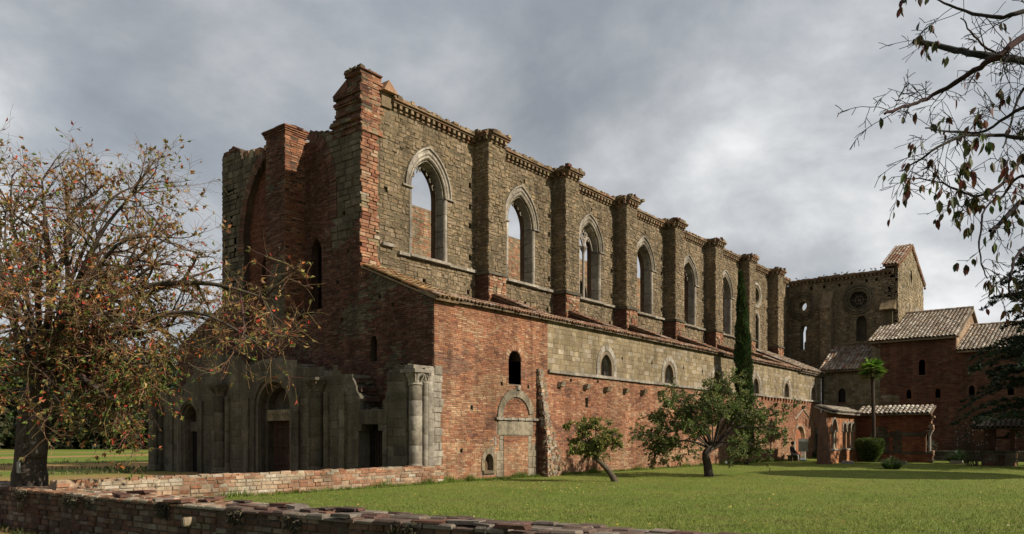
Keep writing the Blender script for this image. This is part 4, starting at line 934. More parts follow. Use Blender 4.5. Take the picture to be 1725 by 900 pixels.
for nm, y0, wd, z0, sl2 in (('high_roof', -10.15, 6.3, 9.36, sl_), ('low_roof', -24.2, 14.2, 8.22, Vector((52.7-45.5, 0, 2.6)))):
    mb = MB(); coppi(mb, (45.4, y0, z0), (0, 1, 0), sl2, wd, sl2.length, .272, TILEG); o = obj(nm, mb, 'tile', MW, kind='stuff')
    mb = MB(); roof_deck(mb, (45.45, y0, z0-.02), (0, 1, 0), sl2, wd, sl2.length, .14, (.22, .17, .12)); obj('roof_deck', mb, 'mortar', MW)
    mb = MB(); roof_deck(mb, (60, y0, z0-.02), (0, 1, 0), Vector((-7.3, 0, sl2.z)), wd, sl2.length, .14, (.22, .17, .12)); obj('roof_deck', mb, 'tile', MW)
    mb = MB(); top = Vector((45.4, y0, z0))+sl2
    k = 0
    while k*.4 < wd-.1: mb.tube([(top.x, y0+k*.4, top.z+.08), (top.x, y0+k*.4+.44, top.z+.11)], .13, 7, pick(TILEG)); k += 1
    obj('ridge_tiles', mb, 'tile', MW, kind='stuff')
FSG = SOUTH(-9.92); mb = MB(); plate(mb, FSG, [(46, 7), (59.4, 7), (59.4, 9.4), (52.7, 12.15), (46, 9.4)], [], -.5, 0, (.26, .17, .10)); sg = obj('south_gable_wall', mb, 'mortar', MW)
lay(courses(FSG, [[(46, 7.5), (59.4, 7.5), (59.4, 9.4), (52.7, 12.1), (46, 9.4)]], Sty((.09, .13), (.25, .5), [(.32, .22, .14), (.29, .19, .12), (.35, .25, .17)], .015, (0, .02), .004), [], 0, 210), 'brick', 'gable_brickwork', 'brick', sg)
mb = MB(); mb.box((50.9, -9.96, 9.6), (51.1, -9.9, 10.4), (.05, .03, .02)); obj('gable_slit', mb, 'plain', sg)
mb = MB(); mb.tube([(XM-.12, -.22, 0), (XM-.12, -.22, 7.0)], .05, 6, (.04, .032, .028)); obj('downpipe', mb, 'cloth', MW)

# low garden wall with pale coping in front of the wing
GW = thing('garden_wall', 'low rubble garden wall with pale coping along the brick wing', 'wall', (44.2, -9, 0))
mb = MB(); mb.box((43.9, -22, -.2), (44.3, -8.5, .66), (.07, .055, .04)); g = obj('wall_core', mb, 'mortar', GW)
lay(courses(WEST(43.9), [rect(-22, 0, -8.5, .66)], Sty((.14, .22), (.2, .5), ASH, .02, (0, .04), .015, .2), [], 0, 215), 'stone', 'wall_stonework', 'stone', GW)
y = -22
while y < -8.6:
    w = min(random.uniform(.6, 1.0), -8.5-y); mb = MB(); mb.box((43.8, y, .663), (44.4, y+w-.01, .76), pick(PALE), .008); obj('coping_stone', mb, 'pale', GW); y += w

# ================================================================== cloister fragment
CF = thing('cloister_fragment', 'short roofed remnant of the cloister with small arches and columns', 'ruin', (34, -5, 0))
YA = -5.0; X0, X1 = 30.3, 37.4; FA = SOUTH(YA); BRO = [(.34, .14, .065), (.38, .165, .08), (.31, .12, .055), (.40, .20, .11)]
ar = [arch(32.2, .55, .95, 2.25, .66, 7, 2)]+[arch(x, .40, .95, 2.2, .52, 7, 2) for x in (34.5, 35.5, 36.45)]
mb = MB(); plate(mb, FA, rect(X0+.35, 0, X1, 3.35), ar, -.5, 0, (.3, .17, .1)); ca = obj('arcade_wall', mb, 'mortar', CF)
lay(courses(FA, [rect(X0+.35, 0, X1, 3.35)], Sty((.07, .085), (.22, .32), BRO, .012, (.002, .018), .003, .15), [arch(32.2, .70, .95, 2.25, .84, 7, 2)]+[arch(x, .50, .95, 2.2, .64, 7, 2) for x in (34.5, 35.5, 36.45)], 0, 220), 'brick', 'arcade_brickwork', 'brick', ca)
for x, hw, zs in ((32.2, .55, 2.25), (34.5, .40, 2.2), (35.5, .40, 2.2), (36.45, .40, 2.2)):
    arch_frame(FA, [(hw+.15, -.02), (hw+.14, .06), (hw+.02, .07), (hw, -.45)], 2.1, zs, x, 1.22, ca, 'voussoir', 'pale', PALE, 7, 1, 2)
mb = MB(); mb.box((X0+.4, YA-.08, .86), (X1+.05, YA+.55, .95), pick(PALE), .008); obj('parapet_sill', mb, 'pale', CF)
for x in (31.72, 32.7, 35.0, 35.98, 36.9, 34.05):
    mb = MB(); mb.lathe((x, YA+.16, .95), [(.13, 0), (.13, .06), (.085, .12), (.075, 1.0), (.08, 1.02)], 9, pick(PALE)); c = obj('column', mb, 'pale', CF, True)
    mb = MB(); mb.lathe((x, YA+.16, 1.97), [(.08, 0), (.15, .16), (.17, .22)], 8, pick(PALE)); obj('capital', mb, 'pale', c)
mb = MB(); pts = [(X0-.25, YA-.28, -.05), (X0+.35, YA-.28, -.05), (X0+.35, YA+.45, -.05), (X0-.25, YA+.45, -.05), (X0+.18, YA-.02, 3.1), (X0+.38, YA-.02, 3.1), (X0+.38, YA+.45, 3.25), (X0+.18, YA+.45, 3.25)]
mb.add(pts, BOXF, (.13, .075, .05)); obj('raking_buttress', mb, 'brick', CF)
# west-facing wall of the fragment
FR_ = WEST(X1); YB = -9.75
mb = MB(); ol = [(YB, 0), (YA-.02, 0), (YA-.02, 3.3), (YB, 3.3), (YB-.05, 2.9), (YB+.2, 2.5), (YB+.05, 2.1), (YB+.35, 2.0), (YB+.35, .6), (YB-.1, .55)]
plate(mb, FR_, ol, [], -.5, 0, (.12, .06, .035)); cw = obj('return_wall', mb, 'mortar', CF)
WBR = [(.23, .08, .038), (.20, .07, .035), (.26, .10, .05), (.18, .06, .033)]
bl1, bl2 = arch(-6.55, .62, .6, 1.75, .75, 7, 2), arch(-7.7, .3, .6, 1.75, .5, 7, 2)
lay(courses(FR_, [ol], Sty((.075, .09), (.24, .34), WBR, .014, (.0, .02), .004, .18), [bl1, bl2, rect(-9.4, 1.83, -7.2, 2.05), rect(YB, .6, -5.0, .72)], 0, 225), 'brick', 'return_brickwork', 'brick', cw)
lay(courses(FR_, [bl1], Sty((.16, .24), (.2, .4), TUFAF, .014, (0, .02), .01), [], 0, 226)+courses(FR_, [bl2], Sty((.16, .24), (.2, .4), TUFAF, .014, (0, .02), .01), [], 0, 227), 'stone', 'blind_arch_stonework', 'stone', cw)
mb = MB(); mb.box((X1-.05, -9.4, 1.84), (X1+.02, -7.2, 2.04), pick(ASH), .006); mb.box((X1-.07, YB, .61), (X1+.02, -5.0, .71), pick(ASH), .006); obj('stone_band', mb, 'ashlar', cw)
mb = MB(); mb.lathe((X1+.2, YB+.12, .72), [(.14, 0), (.1, .1), (.09, 1.05), (.09, 1.1)], 9, pick(PALE)); c = obj('column', mb, 'pale', CF, True)
mb = MB(); mb.lathe((X1+.2, YB+.12, 1.82), [(.09, 0), (.2, .25), (.22, .3)], 8, pick(PALE)); mb.box((X1-.02, YB-.1, 2.12), (X1+.42, YB+.34, 2.22), pick(PALE), .01); obj('capital', mb, 'pale', c)
mb = MB()
for k in range(14): zz = random.uniform(0, .7) if k < 7 else random.uniform(2.2, 3.2); yy = YB+random.uniform(-.15, .15); s = random.uniform(.06, .12); mb.box((X1+.0, yy-s, zz), (X1+.4, yy+s, zz+.14), pick(PALE+BRICKP), .03)
obj('broken_end', mb, 'pale', CF)
# roofs
s1 = Vector((0, 1.7, .62)); mb = MB(); roof_deck(mb, (X0+.1, YA-.42, 3.33), (1, 0, 0), s1, X1-X0-.5, 1.2, .09, (.33, .28, .22)); obj('slab_roof', mb, 'ashlar', CF)
mb = MB(); coppi(mb, (X0+.15, YA-.46, 3.36), (1, 0, 0), s1, X1-X0-.6, 1.2, .27, [(.36, .31, .25), (.40, .35, .28), (.32, .26, .2)]); obj('arcade_tiles', mb, 'tile', CF, kind='stuff')
s2 = Vector((1.7, 0, .6)); mb = MB(); coppi(mb, (X1-.45, YB-.15, 3.32), (0, 1, 0), s2, YA-YB-.1, 1.75, .3, TILEG[:4]+[(.5, .45, .38)]); obj('return_tiles', mb, 'tile', CF, kind='stuff')
mb = MB(); roof_deck(mb, (X1-.4, YB-.1, 3.31), (0, 1, 0), s2, YA-YB-.1, 1.7, .08, (.25, .18, .12)); obj('return_deck', mb, 'mortar', CF)

# ================================================================== low wall continuing the aisle line
LW = thing('low_wall', 'low sunlit wall of mixed brick and pale stone running from the church corner', 'wall', (-6, 0, 0))
mb = MB(); mb.box((-13.0, -.19, -.1), (.36, .2, .62), (.27, .21, .15)); obj('wall_core', mb, 'mortar', LW)
def lw_pal(u, v, R):
    k = noise.noise(Vector((u*.5, v*2, 9)))+R.uniform(-.4, .4)
    return BRICKP if k > (.05 if u < -5 else -.25) else LWP
LWP = [(.36, .30, .22), (.32, .25, .17), (.40, .345, .27), (.34, .245, .165), (.30, .22, .15)]
lay(courses(SOUTH(-.19), [rect(-13, -.05, .36, .62)], Sty((.075, .15), (.16, .42), BRICKP, .014, (.002, .035), .007, .15, palf=lw_pal), [], 0, 230), 'stone', 'small_stonework', 'pale', LW, 300)
FTOP = Frame((0, 0, .62), (1, 0, 0), (0, 1, 0), (0, 0, 1))
lay(courses(FTOP, [rect(-13, -.21, .36, .22)], Sty((.14, .22), (.2, .4), BRICKP+LWP, .014, (.03, .075), .008, .15), [], 0, 231), 'coping_brick', 'coping_rest', 'brick', LW, 60)

# ================================================================== foreground wall
FWL = thing('foreground_wall', 'broad old brick boundary wall with a ragged flat top edging the lawn', 'wall', (-12.5, -5, 0))
ln = [(-13.65, 6.2), (-13.1, -7.5), (-12.9, -10.9), (-12.35, -14.4), (-11.85, -17.2), (-11.1, -21.5)]
TOPZ = .44; TH = 1.05; allst, alltop = [], []
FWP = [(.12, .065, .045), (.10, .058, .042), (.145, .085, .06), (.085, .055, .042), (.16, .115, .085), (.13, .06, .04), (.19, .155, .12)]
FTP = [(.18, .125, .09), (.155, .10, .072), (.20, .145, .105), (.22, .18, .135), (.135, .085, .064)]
mbc = MB()
for i, (a, b) in enumerate(zip(ln, ln[1:])):
    A, B = Vector((*a, 0)), Vector((*b, 0)); U = (B-A).normalized(); L = (B-A).length; Nn = Vector((0, 0, 1)).cross(U)
    if Nn.x > 0: Nn = -Nn
    fr = Frame(A, U, (0, 0, 1), Nn)
    e = .25 if i else 0
    pts = [fr.P(-e, LOW-.3, 0), fr.P(L+.25, LOW-.3, 0), fr.P(L+.25, LOW-.3, -TH), fr.P(-e, LOW-.3, -TH)]; mbc.add(pts+[p+Vector((0, 0, TOPZ-.01-i*.004-LOW+.3)) for p in pts], BOXF, (.10, .075, .055))
    top = [(0, LOW-.05)]+[(L, LOW-.05)]+[(L*(1-k/12), TOPZ+random.uniform(-.05, .0)) for k in range(13)]
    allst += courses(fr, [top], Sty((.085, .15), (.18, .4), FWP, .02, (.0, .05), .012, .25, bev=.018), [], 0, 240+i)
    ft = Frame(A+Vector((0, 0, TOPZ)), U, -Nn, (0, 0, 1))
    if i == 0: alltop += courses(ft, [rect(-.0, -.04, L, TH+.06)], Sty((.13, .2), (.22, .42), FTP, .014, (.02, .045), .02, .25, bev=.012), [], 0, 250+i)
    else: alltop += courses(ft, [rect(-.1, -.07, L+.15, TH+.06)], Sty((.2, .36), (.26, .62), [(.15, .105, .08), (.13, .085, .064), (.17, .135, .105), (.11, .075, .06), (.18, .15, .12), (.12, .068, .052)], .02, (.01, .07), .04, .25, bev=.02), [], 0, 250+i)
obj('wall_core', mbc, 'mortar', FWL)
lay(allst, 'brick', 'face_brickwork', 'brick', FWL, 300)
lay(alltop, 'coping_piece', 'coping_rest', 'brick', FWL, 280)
R = random.Random(61)   # loose ragged slabs of the ruined top course
for k in range(30):
    t = R.uniform(9, 20.5) if k < 36 else R.uniform(4, 9); acc = 0
    for a, b in zip(ln, ln[1:]):
        L = math.hypot(b[0]-a[0], b[1]-a[1])
        if acc+L > t: break
        acc += L
    U = Vector((b[0]-a[0], b[1]-a[1], 0)).normalized(); Nn = Vector((-U.y, U.x, 0))
    if Nn.x < 0: Nn = -Nn
    c = Vector((*a, TOPZ+.05))+U*(t-acc)+Nn*R.choice([R.uniform(-.02, .3), R.uniform(.5, 1.0)]); l, w, h = R.uniform(.12, .32), R.uniform(.08, .2), R.uniform(.025, .06)
    rot = Matrix.Rotation(R.uniform(-.25, .25), 3, 'Z') @ Matrix.Rotation(R.uniform(-.06, .06), 3, 'X')
    mb = MB(); q = [U*x*l*R.uniform(.8, 1)+Nn*y*w*R.uniform(.75, 1)+Vector((0, 0, z)) for z in (0, h) for x, y in ((-1, -1), (1, -1), (1, 1), (-1, 1))]
    mb.add([c+rot @ p for p in q], BOXF, pick([(.13, .066, .048), (.15, .08, .058), (.18, .15, .125), (.10, .068, .056), (.19, .095, .064)], .2)); obj('loose_slab', mb, 'brick', FWL)
for u, v in ((39, 852), (317, 879)):   # two small oval glazed plaques in the face
    p = onX(u, v, -13.45 if u < 100 else -13.28); fr = Frame(p, (0.03, -1, 0), (0, 0, 1), (-1, -.03, 0)); mb = MB()
    for r, d in ((1, .10), (.8, .12)):
        pts = [fr.P(.055*r*math.cos(a*PI/8), .085*r*math.sin(a*PI/8), d) for a in range(16)]; mb.add(pts+[fr.P(.055*r*math.cos(a*PI/8), .085*r*math.sin(a*PI/8), -.15) for a in range(16)], [tuple(range(16))]+[(k, (k+1) % 16, 16+(k+1) % 16, 16+k) for k in range(16)], (.25, .2, .13) if r == 1 else (.15, .12, .09))
    obj('oval_plaque', mb, 'pale', FWL)

# ================================================================== vegetation
BARK = (.075, .06, .047)
def rv(R): 
    v = Vector((R.gauss(0, 1), R.gauss(0, 1), R.gauss(0, 1))); return v.normalized() if v.length > 1e-6 else Vector((0, 0, 1))
def leaf(mb, p, d, s, w, tint, R, fold=.25):
    d = d.normalized(); n = rv(R); sd = d.cross(n)
    if sd.length < 1e-4: return
    sd.normalize(); up = sd.cross(d)*fold*s
    mb.add([p, p+d*s*.45+sd*s*w+up, p+d*s, p+d*s*.45-sd*s*w+up], [(0, 1, 2), (0, 2, 3)], tint)
def smooth_path(pts, sub=4):
    out = []; n = len(pts); P = [Vector(p) for p in pts]
    for i in range(n-1):
        p0, p1, p2, p3 = P[max(i-1, 0)], P[i], P[i+1], P[min(i+2, n-1)]
        for k in range(sub):
            t = k/sub; out.append(.5*((2*p1)+(p2-p0)*t+(2*p0-5*p1+4*p2-p3)*t*t+(3*p1-p0-3*p2+p3)*t**3))
    return out+[P[-1]]
def grow(Wd, Lf, p, d, L, r, lev, C, R):
    segs = C['segs'][lev]; path = [p]; dd = d.normalized()
    for i in range(segs):
        dd = (dd+rv(R)*C['wob'][lev]+Vector((0, 0, C['grav'][lev]))).normalized(); p = p+dd*(L/segs); path.append(p)
    last = lev == len(C['n'])-1
    Wd.tube(path, [max(C['rmin'], r*(1-.7*i/segs)) for i in range(segs+1)], C['sides'][lev], C['wood'][lev](R), False)
    if C['leaf'] and lev >= C['leaf_from']:
        for k in range(C['nleaf'](R)):
            q = R.uniform(.15, 1)**.7*segs; i = min(int(q), segs-1); pos = path[i].lerp(path[i+1], q-i)
            dl = (path[i+1]-path[i]).normalized()+rv(R)*.9+Vector((0, 0, C['lgrav'])); C['leaf'](Lf, pos, dl, R)
    if last and C.get('tip') and R.random() < C['tip']:
        for k in range(R.randint(3, 6)): C['leaf'](Lf, path[-1], (dd+rv(R)*.8+Vector((0, 0, C['lgrav']))), R)
    if not last: 
        for k in range(C['n'][lev]):
            q = R.uniform(C['t0'][lev], 1)*segs; i = min(int(q), segs-1); pos = path[i].lerp(path[i+1], q-i)
            ax = (path[i+1]-path[i]).normalized(); cd_ = (ax*math.cos(C['ang'][lev])+(rv(R)-ax*.2).normalized()*math.sin(C['ang'][lev]))
            grow(Wd, Lf, pos, cd_, L*R.uniform(*C['len'][lev]), r*.5*(1-.4*q/segs), lev+1, C, R)
def limb_children(Wd, Lf, path, r, n, t0, Lr, C, R, spread=.9):
    m = len(path)-1
    for k in range(n):
        q = (t0+(1-t0)*R.random()**.8)*m; i = min(int(q), m-1); pos = path[i].lerp(path[i+1], q-i); ax = (path[i+1]-path[i]).normalized()
        d = (ax*.7+rv(R)*spread).normalized(); grow(Wd, Lf, pos, d, R.uniform(*Lr), r*(1-.7*q/m)*.6, 0, C, R)
def tree_thing(name, label, loc, Wd, Lf, group=None, crown='crown', extra=None):
    t = thing(name, label, 'tree', loc, group); obj('trunk', Wd, 'bark', t, True)
    if Lf and Lf.f: obj(crown, Lf, 'leaf', t)
    return t
pk = lambda pal: (lambda R: tuple(c*R.uniform(.75, 1.25) for c in R.choice(pal)))

# ---- autumn tree on the left
R = random.Random(101); Wd, Lf = MB(), MB()
AUT = [(.38, .05, .03), (.38, .12, .04), (.30, .17, .05), (.22, .17, .045), (.10, .12, .028), (.07, .10, .022), (.24, .13, .055), (.18, .16, .045), (.14, .14, .035), (.30, .17, .065), (.26, .14, .055), (.30, .21, .085), (.20, .12, .06), (.17, .16, .05)]
GREEN2 = [(.06, .095, .018), (.085, .12, .022), (.11, .14, .03), (.14, .15, .035), (.25, .05, .025), (.2, .14, .04)]
def autumn_leaf(mb, p, d, R):
    pr = proj(p); low = pr and pr[1] > 600
    leaf(mb, p, d, R.uniform(.09, .16), .24, tuple(c*R.uniform(.8, 1.2) for c in R.choice(GREEN2 if low and R.random() < .75 else AUT)), R)
tw = pk([(.27, .165, .085), (.31, .20, .095), (.21, .115, .07), (.16, .085, .06), (.33, .23, .11)])
CA = dict(n=[5, 5, 0], segs=[5, 4, 3], wob=[.22, .25, .3], grav=[.02, .0, .0], sides=[4, 3, 3], rmin=.0035, wood=[pk([BARK, (.10, .07, .05), (.13, .085, .05)]), tw, tw], leaf=autumn_leaf, leaf_from=1, nleaf=lambda R: R.choice([0, 0, 0, 0, 1, 1]), tip=.13, lgrav=-.35, t0=[.15, .15, 0], ang=[.8, .8, .8], len=[(.4, .7), (.4, .75), (.4, .7)])
CAL = dict(CA, tip=.42)
B0 = at(52, 816, 19.9); B0.z = -.1
fork = at(62, 655, 19.9); Wd.tube(smooth_path([B0, at(50, 800, 19.9), at(54, 745, 19.9), fork]), [.52]+[.42]*4+[.37]*5+[.36]*3, 12, BARK)
Wd.tube(smooth_path([at(62, 770, 19.75), at(62, 700, 19.7), at(70, 640, 19.9)]), .2, 9, (.1, .085, .07))
ends = [(70, 300, 20.5, 1), (165, 325, 19.5, 1), (240, 310, 20.5, 1), (300, 390, 19.5, 1), (370, 450, 20.5, 1), (455, 505, 18.8, 1), (465, 600, 18.2, 1), (270, 620, 18.2, 0), (200, 680, 18.6, 0), (120, 690, 18.2, 0), (-50, 300, 20.5, 1), (-80, 480, 18.5, 1), (340, 480, 21.8, 1), (210, 400, 22.3, 1), (10, 345, 18.6, 1), (140, 470, 17.6, 1), (-170, 380, 20.5, 1), (230, 560, 17.4, 1), (30, 480, 17.2, 1), (300, 545, 20, 1), (400, 555, 19.5, 1), (110, 340, 21, 1), (-60, 640, 18, 0), (260, 620, 20.5, 0), (180, 640, 21.5, 0), (230, 690, 19.2, 0), (20, 295, 21, 1), (230, 320, 19, 1), (290, 400, 18.4, 1), (60, 420, 22, 1)]
for (u, v, dp, kind) in ends:
    e = at(u, v, dp); s = fork.lerp(at(70, 600, 19.9), R.random()); h = (e-s).length
    m1 = s.lerp(e, .3)+Vector((0, 0, h*R.uniform(.05, .16)))+rv(R)*.25; m2 = s.lerp(e, .66)+Vector((0, 0, h*R.uniform(.05, .16)))+rv(R)*.35
    path = smooth_path([s-Vector((0, 0, .3)), m1, m2, e], 5); r0 = R.uniform(.07, .15)
    Wd.tube(path, [r0*(1-.88*i/(len(path)-1)) for i in range(len(path))], 6, pick([BARK, (.09, .07, .05)], .2), False)
    limb_children(Wd, Lf, path, r0, 13 if kind else 17, .22, (.6, 1.55), CA if kind else CAL, R)
for k in range(3):   # long bare upright whips
    for (u, v, dp) in ((60, 265, 20.5), (165, 290, 19.5), (250, 260, 20.5), (20, 260, 20), (310, 350, 19.5)):
        p = at(u+R.uniform(-25, 25), v+R.uniform(30, 70), dp); grow(Wd, Lf, p, Vector((R.uniform(-.3, .3), R.uniform(-.3, .3), 1)), R.uniform(.3, .6), .012, 1, CA, R)
AT = tree_thing('autumn_tree', 'sprawling cherry tree in red and yellow autumn leaf beside the boundary wall', B0, Wd, Lf)
mb = MB(); p = at(31, 786, 19.42); mb.box((p.x-.01, p.y-.09, p.z-.16), (p.x+.02, p.y+.09, p.z+.12), (.3, .3, .28)); obj('trunk_tag', mb, 'plain', AT)

# ---- spreading tree on the lawn
R = random.Random(102); Wd, Lf = MB(), MB()
OLV = [(.09, .125, .032), (.12, .155, .04), (.07, .10, .026), (.15, .175, .05), (.11, .125, .04), (.165, .165, .055)]
def small_leaf(mb, p, d, R): leaf(mb, p, d, R.uniform(.06, .125), .3, tuple(c*R.uniform(.75, 1.25) for c in R.choice(OLV)), R)
CB = dict(n=[6, 4, 0], segs=[4, 3, 2], wob=[.25, .3, .3], grav=[-.03, -.05, -.08], sides=[4, 3, 3], rmin=.004, wood=[pk([BARK])]*3, leaf=small_leaf, leaf_from=0, nleaf=lambda R: R.randint(5, 10), lgrav=-.15, t0=[.1, .1, 0], ang=[.8, .8, .8], len=[(.4, .7), (.4, .7), (.4, .7)])
B1 = Vector((11.27, -5.79, 0)); f1 = at(1200, 752, 33.8)
Wd.tube(smooth_path([B1-Vector((0, 0, .1)), at(1192, 785, 33.8), at(1189, 765, 33.7), f1]), [.27, .22, .2, .19, .18, .17, .17, .16, .16, .16, .15, .15, .14], 10, BARK)
for (u, v, dp) in [(1088, 735, 33.2), (1105, 700, 34.2), (1122, 672, 33.4), (1150, 662, 34.6), (1185, 655, 33), (1225, 648, 34.5), (1262, 662, 33.4), (1296, 690, 34), (1304, 722, 33.2), (1280, 752, 34.3), (1245, 748, 32.9), (1100, 755, 34), (1138, 750, 32.8), (1160, 700, 35.3), (1215, 690, 32.3), (1265, 705, 35.2), (1180, 720, 32.2), (1125, 720, 35.2), (1240, 700, 35.6)]:
    e = at(u, v, dp); s = f1; h = (e-s).length; path = smooth_path([s-Vector((0, 0, .15)), s.lerp(e, .35)+Vector((0, 0, .15*h))+rv(R)*.15, s.lerp(e, .7)+Vector((0, 0, .12*h))+rv(R)*.2, e], 4); r0 = R.uniform(.035, .07)
    Wd.tube(path, [r0*(1-.85*i/(len(path)-1)) for i in range(len(path))], 6, BARK, False); limb_children(Wd, Lf, path, r0, 7, .35, (.4, .85), CB, R)
tree_thing('spreading_tree', 'broad green fruit tree with dark forked trunk on the lawn', B1, Wd, Lf)
# ---- leaning tree
R = random.Random(103); Wd, Lf = MB(), MB()
LNT = [(.16, .175, .04), (.21, .205, .05), (.12, .15, .034), (.26, .23, .07), (.09, .115, .028)]
def lean_leaf(mb, p, d, R): leaf(mb, p, d, R.uniform(.06, .11), .34, tuple(c*R.uniform(.75, 1.25) for c in R.choice(LNT)), R)
CB2 = dict(CB, leaf=lean_leaf, n=[4, 3, 0], nleaf=lambda R: R.randint(3, 7))
B2 = Vector((5.23, -4.75, 0)); f2 = at(1003, 772, 29.6)
Wd.tube(smooth_path([B2-Vector((.03, -.03, .1)), at(1030, 800, 29.8), at(1016, 783, 29.7), f2]), [.13]*4+[.11]*5+[.09]*4, 9, (.11, .085, .06))
for (u, v, dp) in [(958, 735, 29.6), (962, 715, 29.3), (980, 708, 30), (1003, 706, 29.4), (1027, 712, 30), (1042, 728, 29.4), (1040, 748, 29.8), (968, 752, 29.2), (990, 755, 30.2), (1015, 735, 28.9), (985, 730, 30.3)]:
    e = at(u, v, dp); h = (e-f2).length; path = smooth_path([f2, f2.lerp(e, .5)+Vector((0, 0, .1*h))+rv(R)*.08, e], 4); Wd.tube(path, [.045*(1-.85*i/(len(path)-1)) for i in range(len(path))], 5, BARK, False); limb_children(Wd, Lf, path, .04, 8, .12, (.18, .38), CB2, R)
tree_thing('leaning_tree', 'small young tree with leaning trunk and yellowish leaves before the brick wall', B2, Wd, Lf)
# ---- cypress
R = random.Random(104); Wd, Lf = MB(), MB(); B3 = Vector((26.55, -1.32, 0)); topc = at(1248, 462, 47.2)
def cyp_r(z): 
    k = z/topc.z
    return .46*min(1, (k/.07)**.6 if k < .07 else 1)*(1-.12*abs(k-.3)/.3 if k < .6 else max(.02, (1-k)/.4)**.75*.88)
Wd.tube([B3-Vector((0, 0, .1)), B3+Vector((0, 0, .8)), B3.lerp(topc, .5), topc], [.16, .13, .1, .02], 8, BARK)
CYP = [(.028, .05, .014), (.04, .065, .018), (.05, .078, .02), (.02, .037, .012), (.065, .088, .026)]
core = MB(); core.lathe((0, 0, 0), [(max(.02, cyp_r(z)*.78), z) for z in [.7+i*.4 for i in range(27)] if z < topc.z-.2], 10, (.012, .02, .008))  # added solid core in darkened leaf colour, stops gaps showing through
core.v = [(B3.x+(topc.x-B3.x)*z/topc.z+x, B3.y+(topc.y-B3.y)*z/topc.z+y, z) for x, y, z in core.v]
for k in range(17000):
    z = .55+(topc.z-.5)*R.random(); a = R.uniform(0, 2*PI); r = cyp_r(z)*(R.uniform(.8, 1.1)+.12*math.sin(a*3+z*4)+.1*noise.noise(Vector((math.cos(a)*2, math.sin(a)*2, z*1.2)))); c = B3.lerp(topc, z/topc.z)
    p = Vector((c.x+r*math.cos(a), c.y+r*math.sin(a), z)); leaf(Lf, p, Vector((math.cos(a)*.45, math.sin(a)*.45, 1))+rv(R)*.35, R.uniform(.1, .24), .2, tuple(q*R.uniform(.7, 1.3) for q in R.choice(CYP)), R)
t = tree_thing('cypress', 'tall slender dark green cypress against the aisle wall', B3, Wd, Lf); obj('dark_core', core, 'leaf', t)
# ---- fan palm
R = random.Random(105); Wd, Lf = MB(), MB(); BP = Vector((36.2, -6.5, 0)); pt = proj(BP); topp = BP+Vector((-.12, .1, 6.35))
Wd.tube(smooth_path([BP-Vector((0, 0, .1)), BP.lerp(topp, .35)+Vector((.05, 0, 0)), BP.lerp(topp, .7), topp], 6), [.125+.015*math.sin(i*2.5) for i in range(19)], 9, (.06, .045, .033))
for k in range(70):
    a = R.uniform(0, 2*PI); el = R.uniform(-.75, 1.35); d = Vector((math.cos(a)*math.cos(el), math.sin(a)*math.cos(el), math.sin(el))); c = topp+d*R.uniform(.25, .55); sd = d.cross(Vector((0, 0, 1))).normalized() if abs(d.z) < .98 else Vector((1, 0, 0)); up = sd.cross(d)
    tint = tuple(q*R.uniform(.75, 1.25) for q in R.choice([(.13, .22, .03), (.17, .27, .04), (.10, .18, .025)] if el > -.3 else [(.08, .12, .025), (.14, .12, .04)]))
    Lf.tube([topp, c], .012, 3, tint, False)
    for j in range(13):
        b = (j-6)/6*1.25; dd = (d*math.cos(b)+sd*math.sin(b)).normalized(); L = R.uniform(.5, .68)*(1-.12*abs(b)); wv = (d.cross(dd)+up*.001).cross(dd); wv = (sd*math.cos(b)-d*math.sin(b))*.03
        Lf.add([c, c+dd*L*.5+wv+up*.02, c+dd*L-Vector((0, 0, .10)), c+dd*L*.5-wv+up*.02], [(0, 1, 2), (0, 2, 3)], tint)
tree_thing('fan_palm', 'slim fan palm with bright green tuft rising over the cloister fragment', BP, Wd, Lf)
# ---- clipped vase-shaped bush
def shell_bush(name, label, loc, prof, n, pal, ls, R, cat='bush', up=.5):
    t = thing(name, label, cat, loc); core = MB(); core.lathe(loc, [(r*.86, z) for r, z in prof], 14, tuple(c*.35 for c in pal[0])); obj('dark_core', core, 'leaf', t); Lf = MB()  # core is an added solid, leaf colour darkened for the inside of the bush
    zs = prof[-1][1]
    segs = [(prof[i], prof[i+1]) for i in range(len(prof)-1)]; wts = [max(.02, (a[0]+b[0])*math.hypot(b[0]-a[0], b[1]-a[1])) for a, b in segs]
    for k in range(n):
        (r0, z0), (r1, z1) = R.choices(segs, wts)[0]; q = R.random(); a = R.uniform(0, 2*PI); r = (r0+(r1-r0)*q)*R.uniform(.9, 1.05); z = z0+(z1-z0)*q+R.uniform(-.03, .04)
        leaf(Lf, Vector(loc)+Vector((r*math.cos(a), r*math.sin(a), z)), Vector((math.cos(a), math.sin(a), up))+rv(R)*.8, R.uniform(*ls), .38, tuple(c*R.uniform(.7, 1.3) for c in R.choice(pal)), R)
    obj('foliage', Lf, 'leaf', t); return t
R = random.Random(106); bl = Vector((34.6, -6.6, 0))
BX_ = [(.06, .09, .016), (.09, .12, .024), (.12, .15, .03), (.045, .07, .014)]
t = shell_bush('clipped_bush', 'rounded clipped bush shaped like a vase in front of the cloister fragment', bl, [(.22, .12), (.42, .2), (.62, .5), (.78, .85), (.86, 1.2), (.84, 1.45), (.74, 1.58), (.02, 1.63)], 7000, BX_, (.05, .1), R)
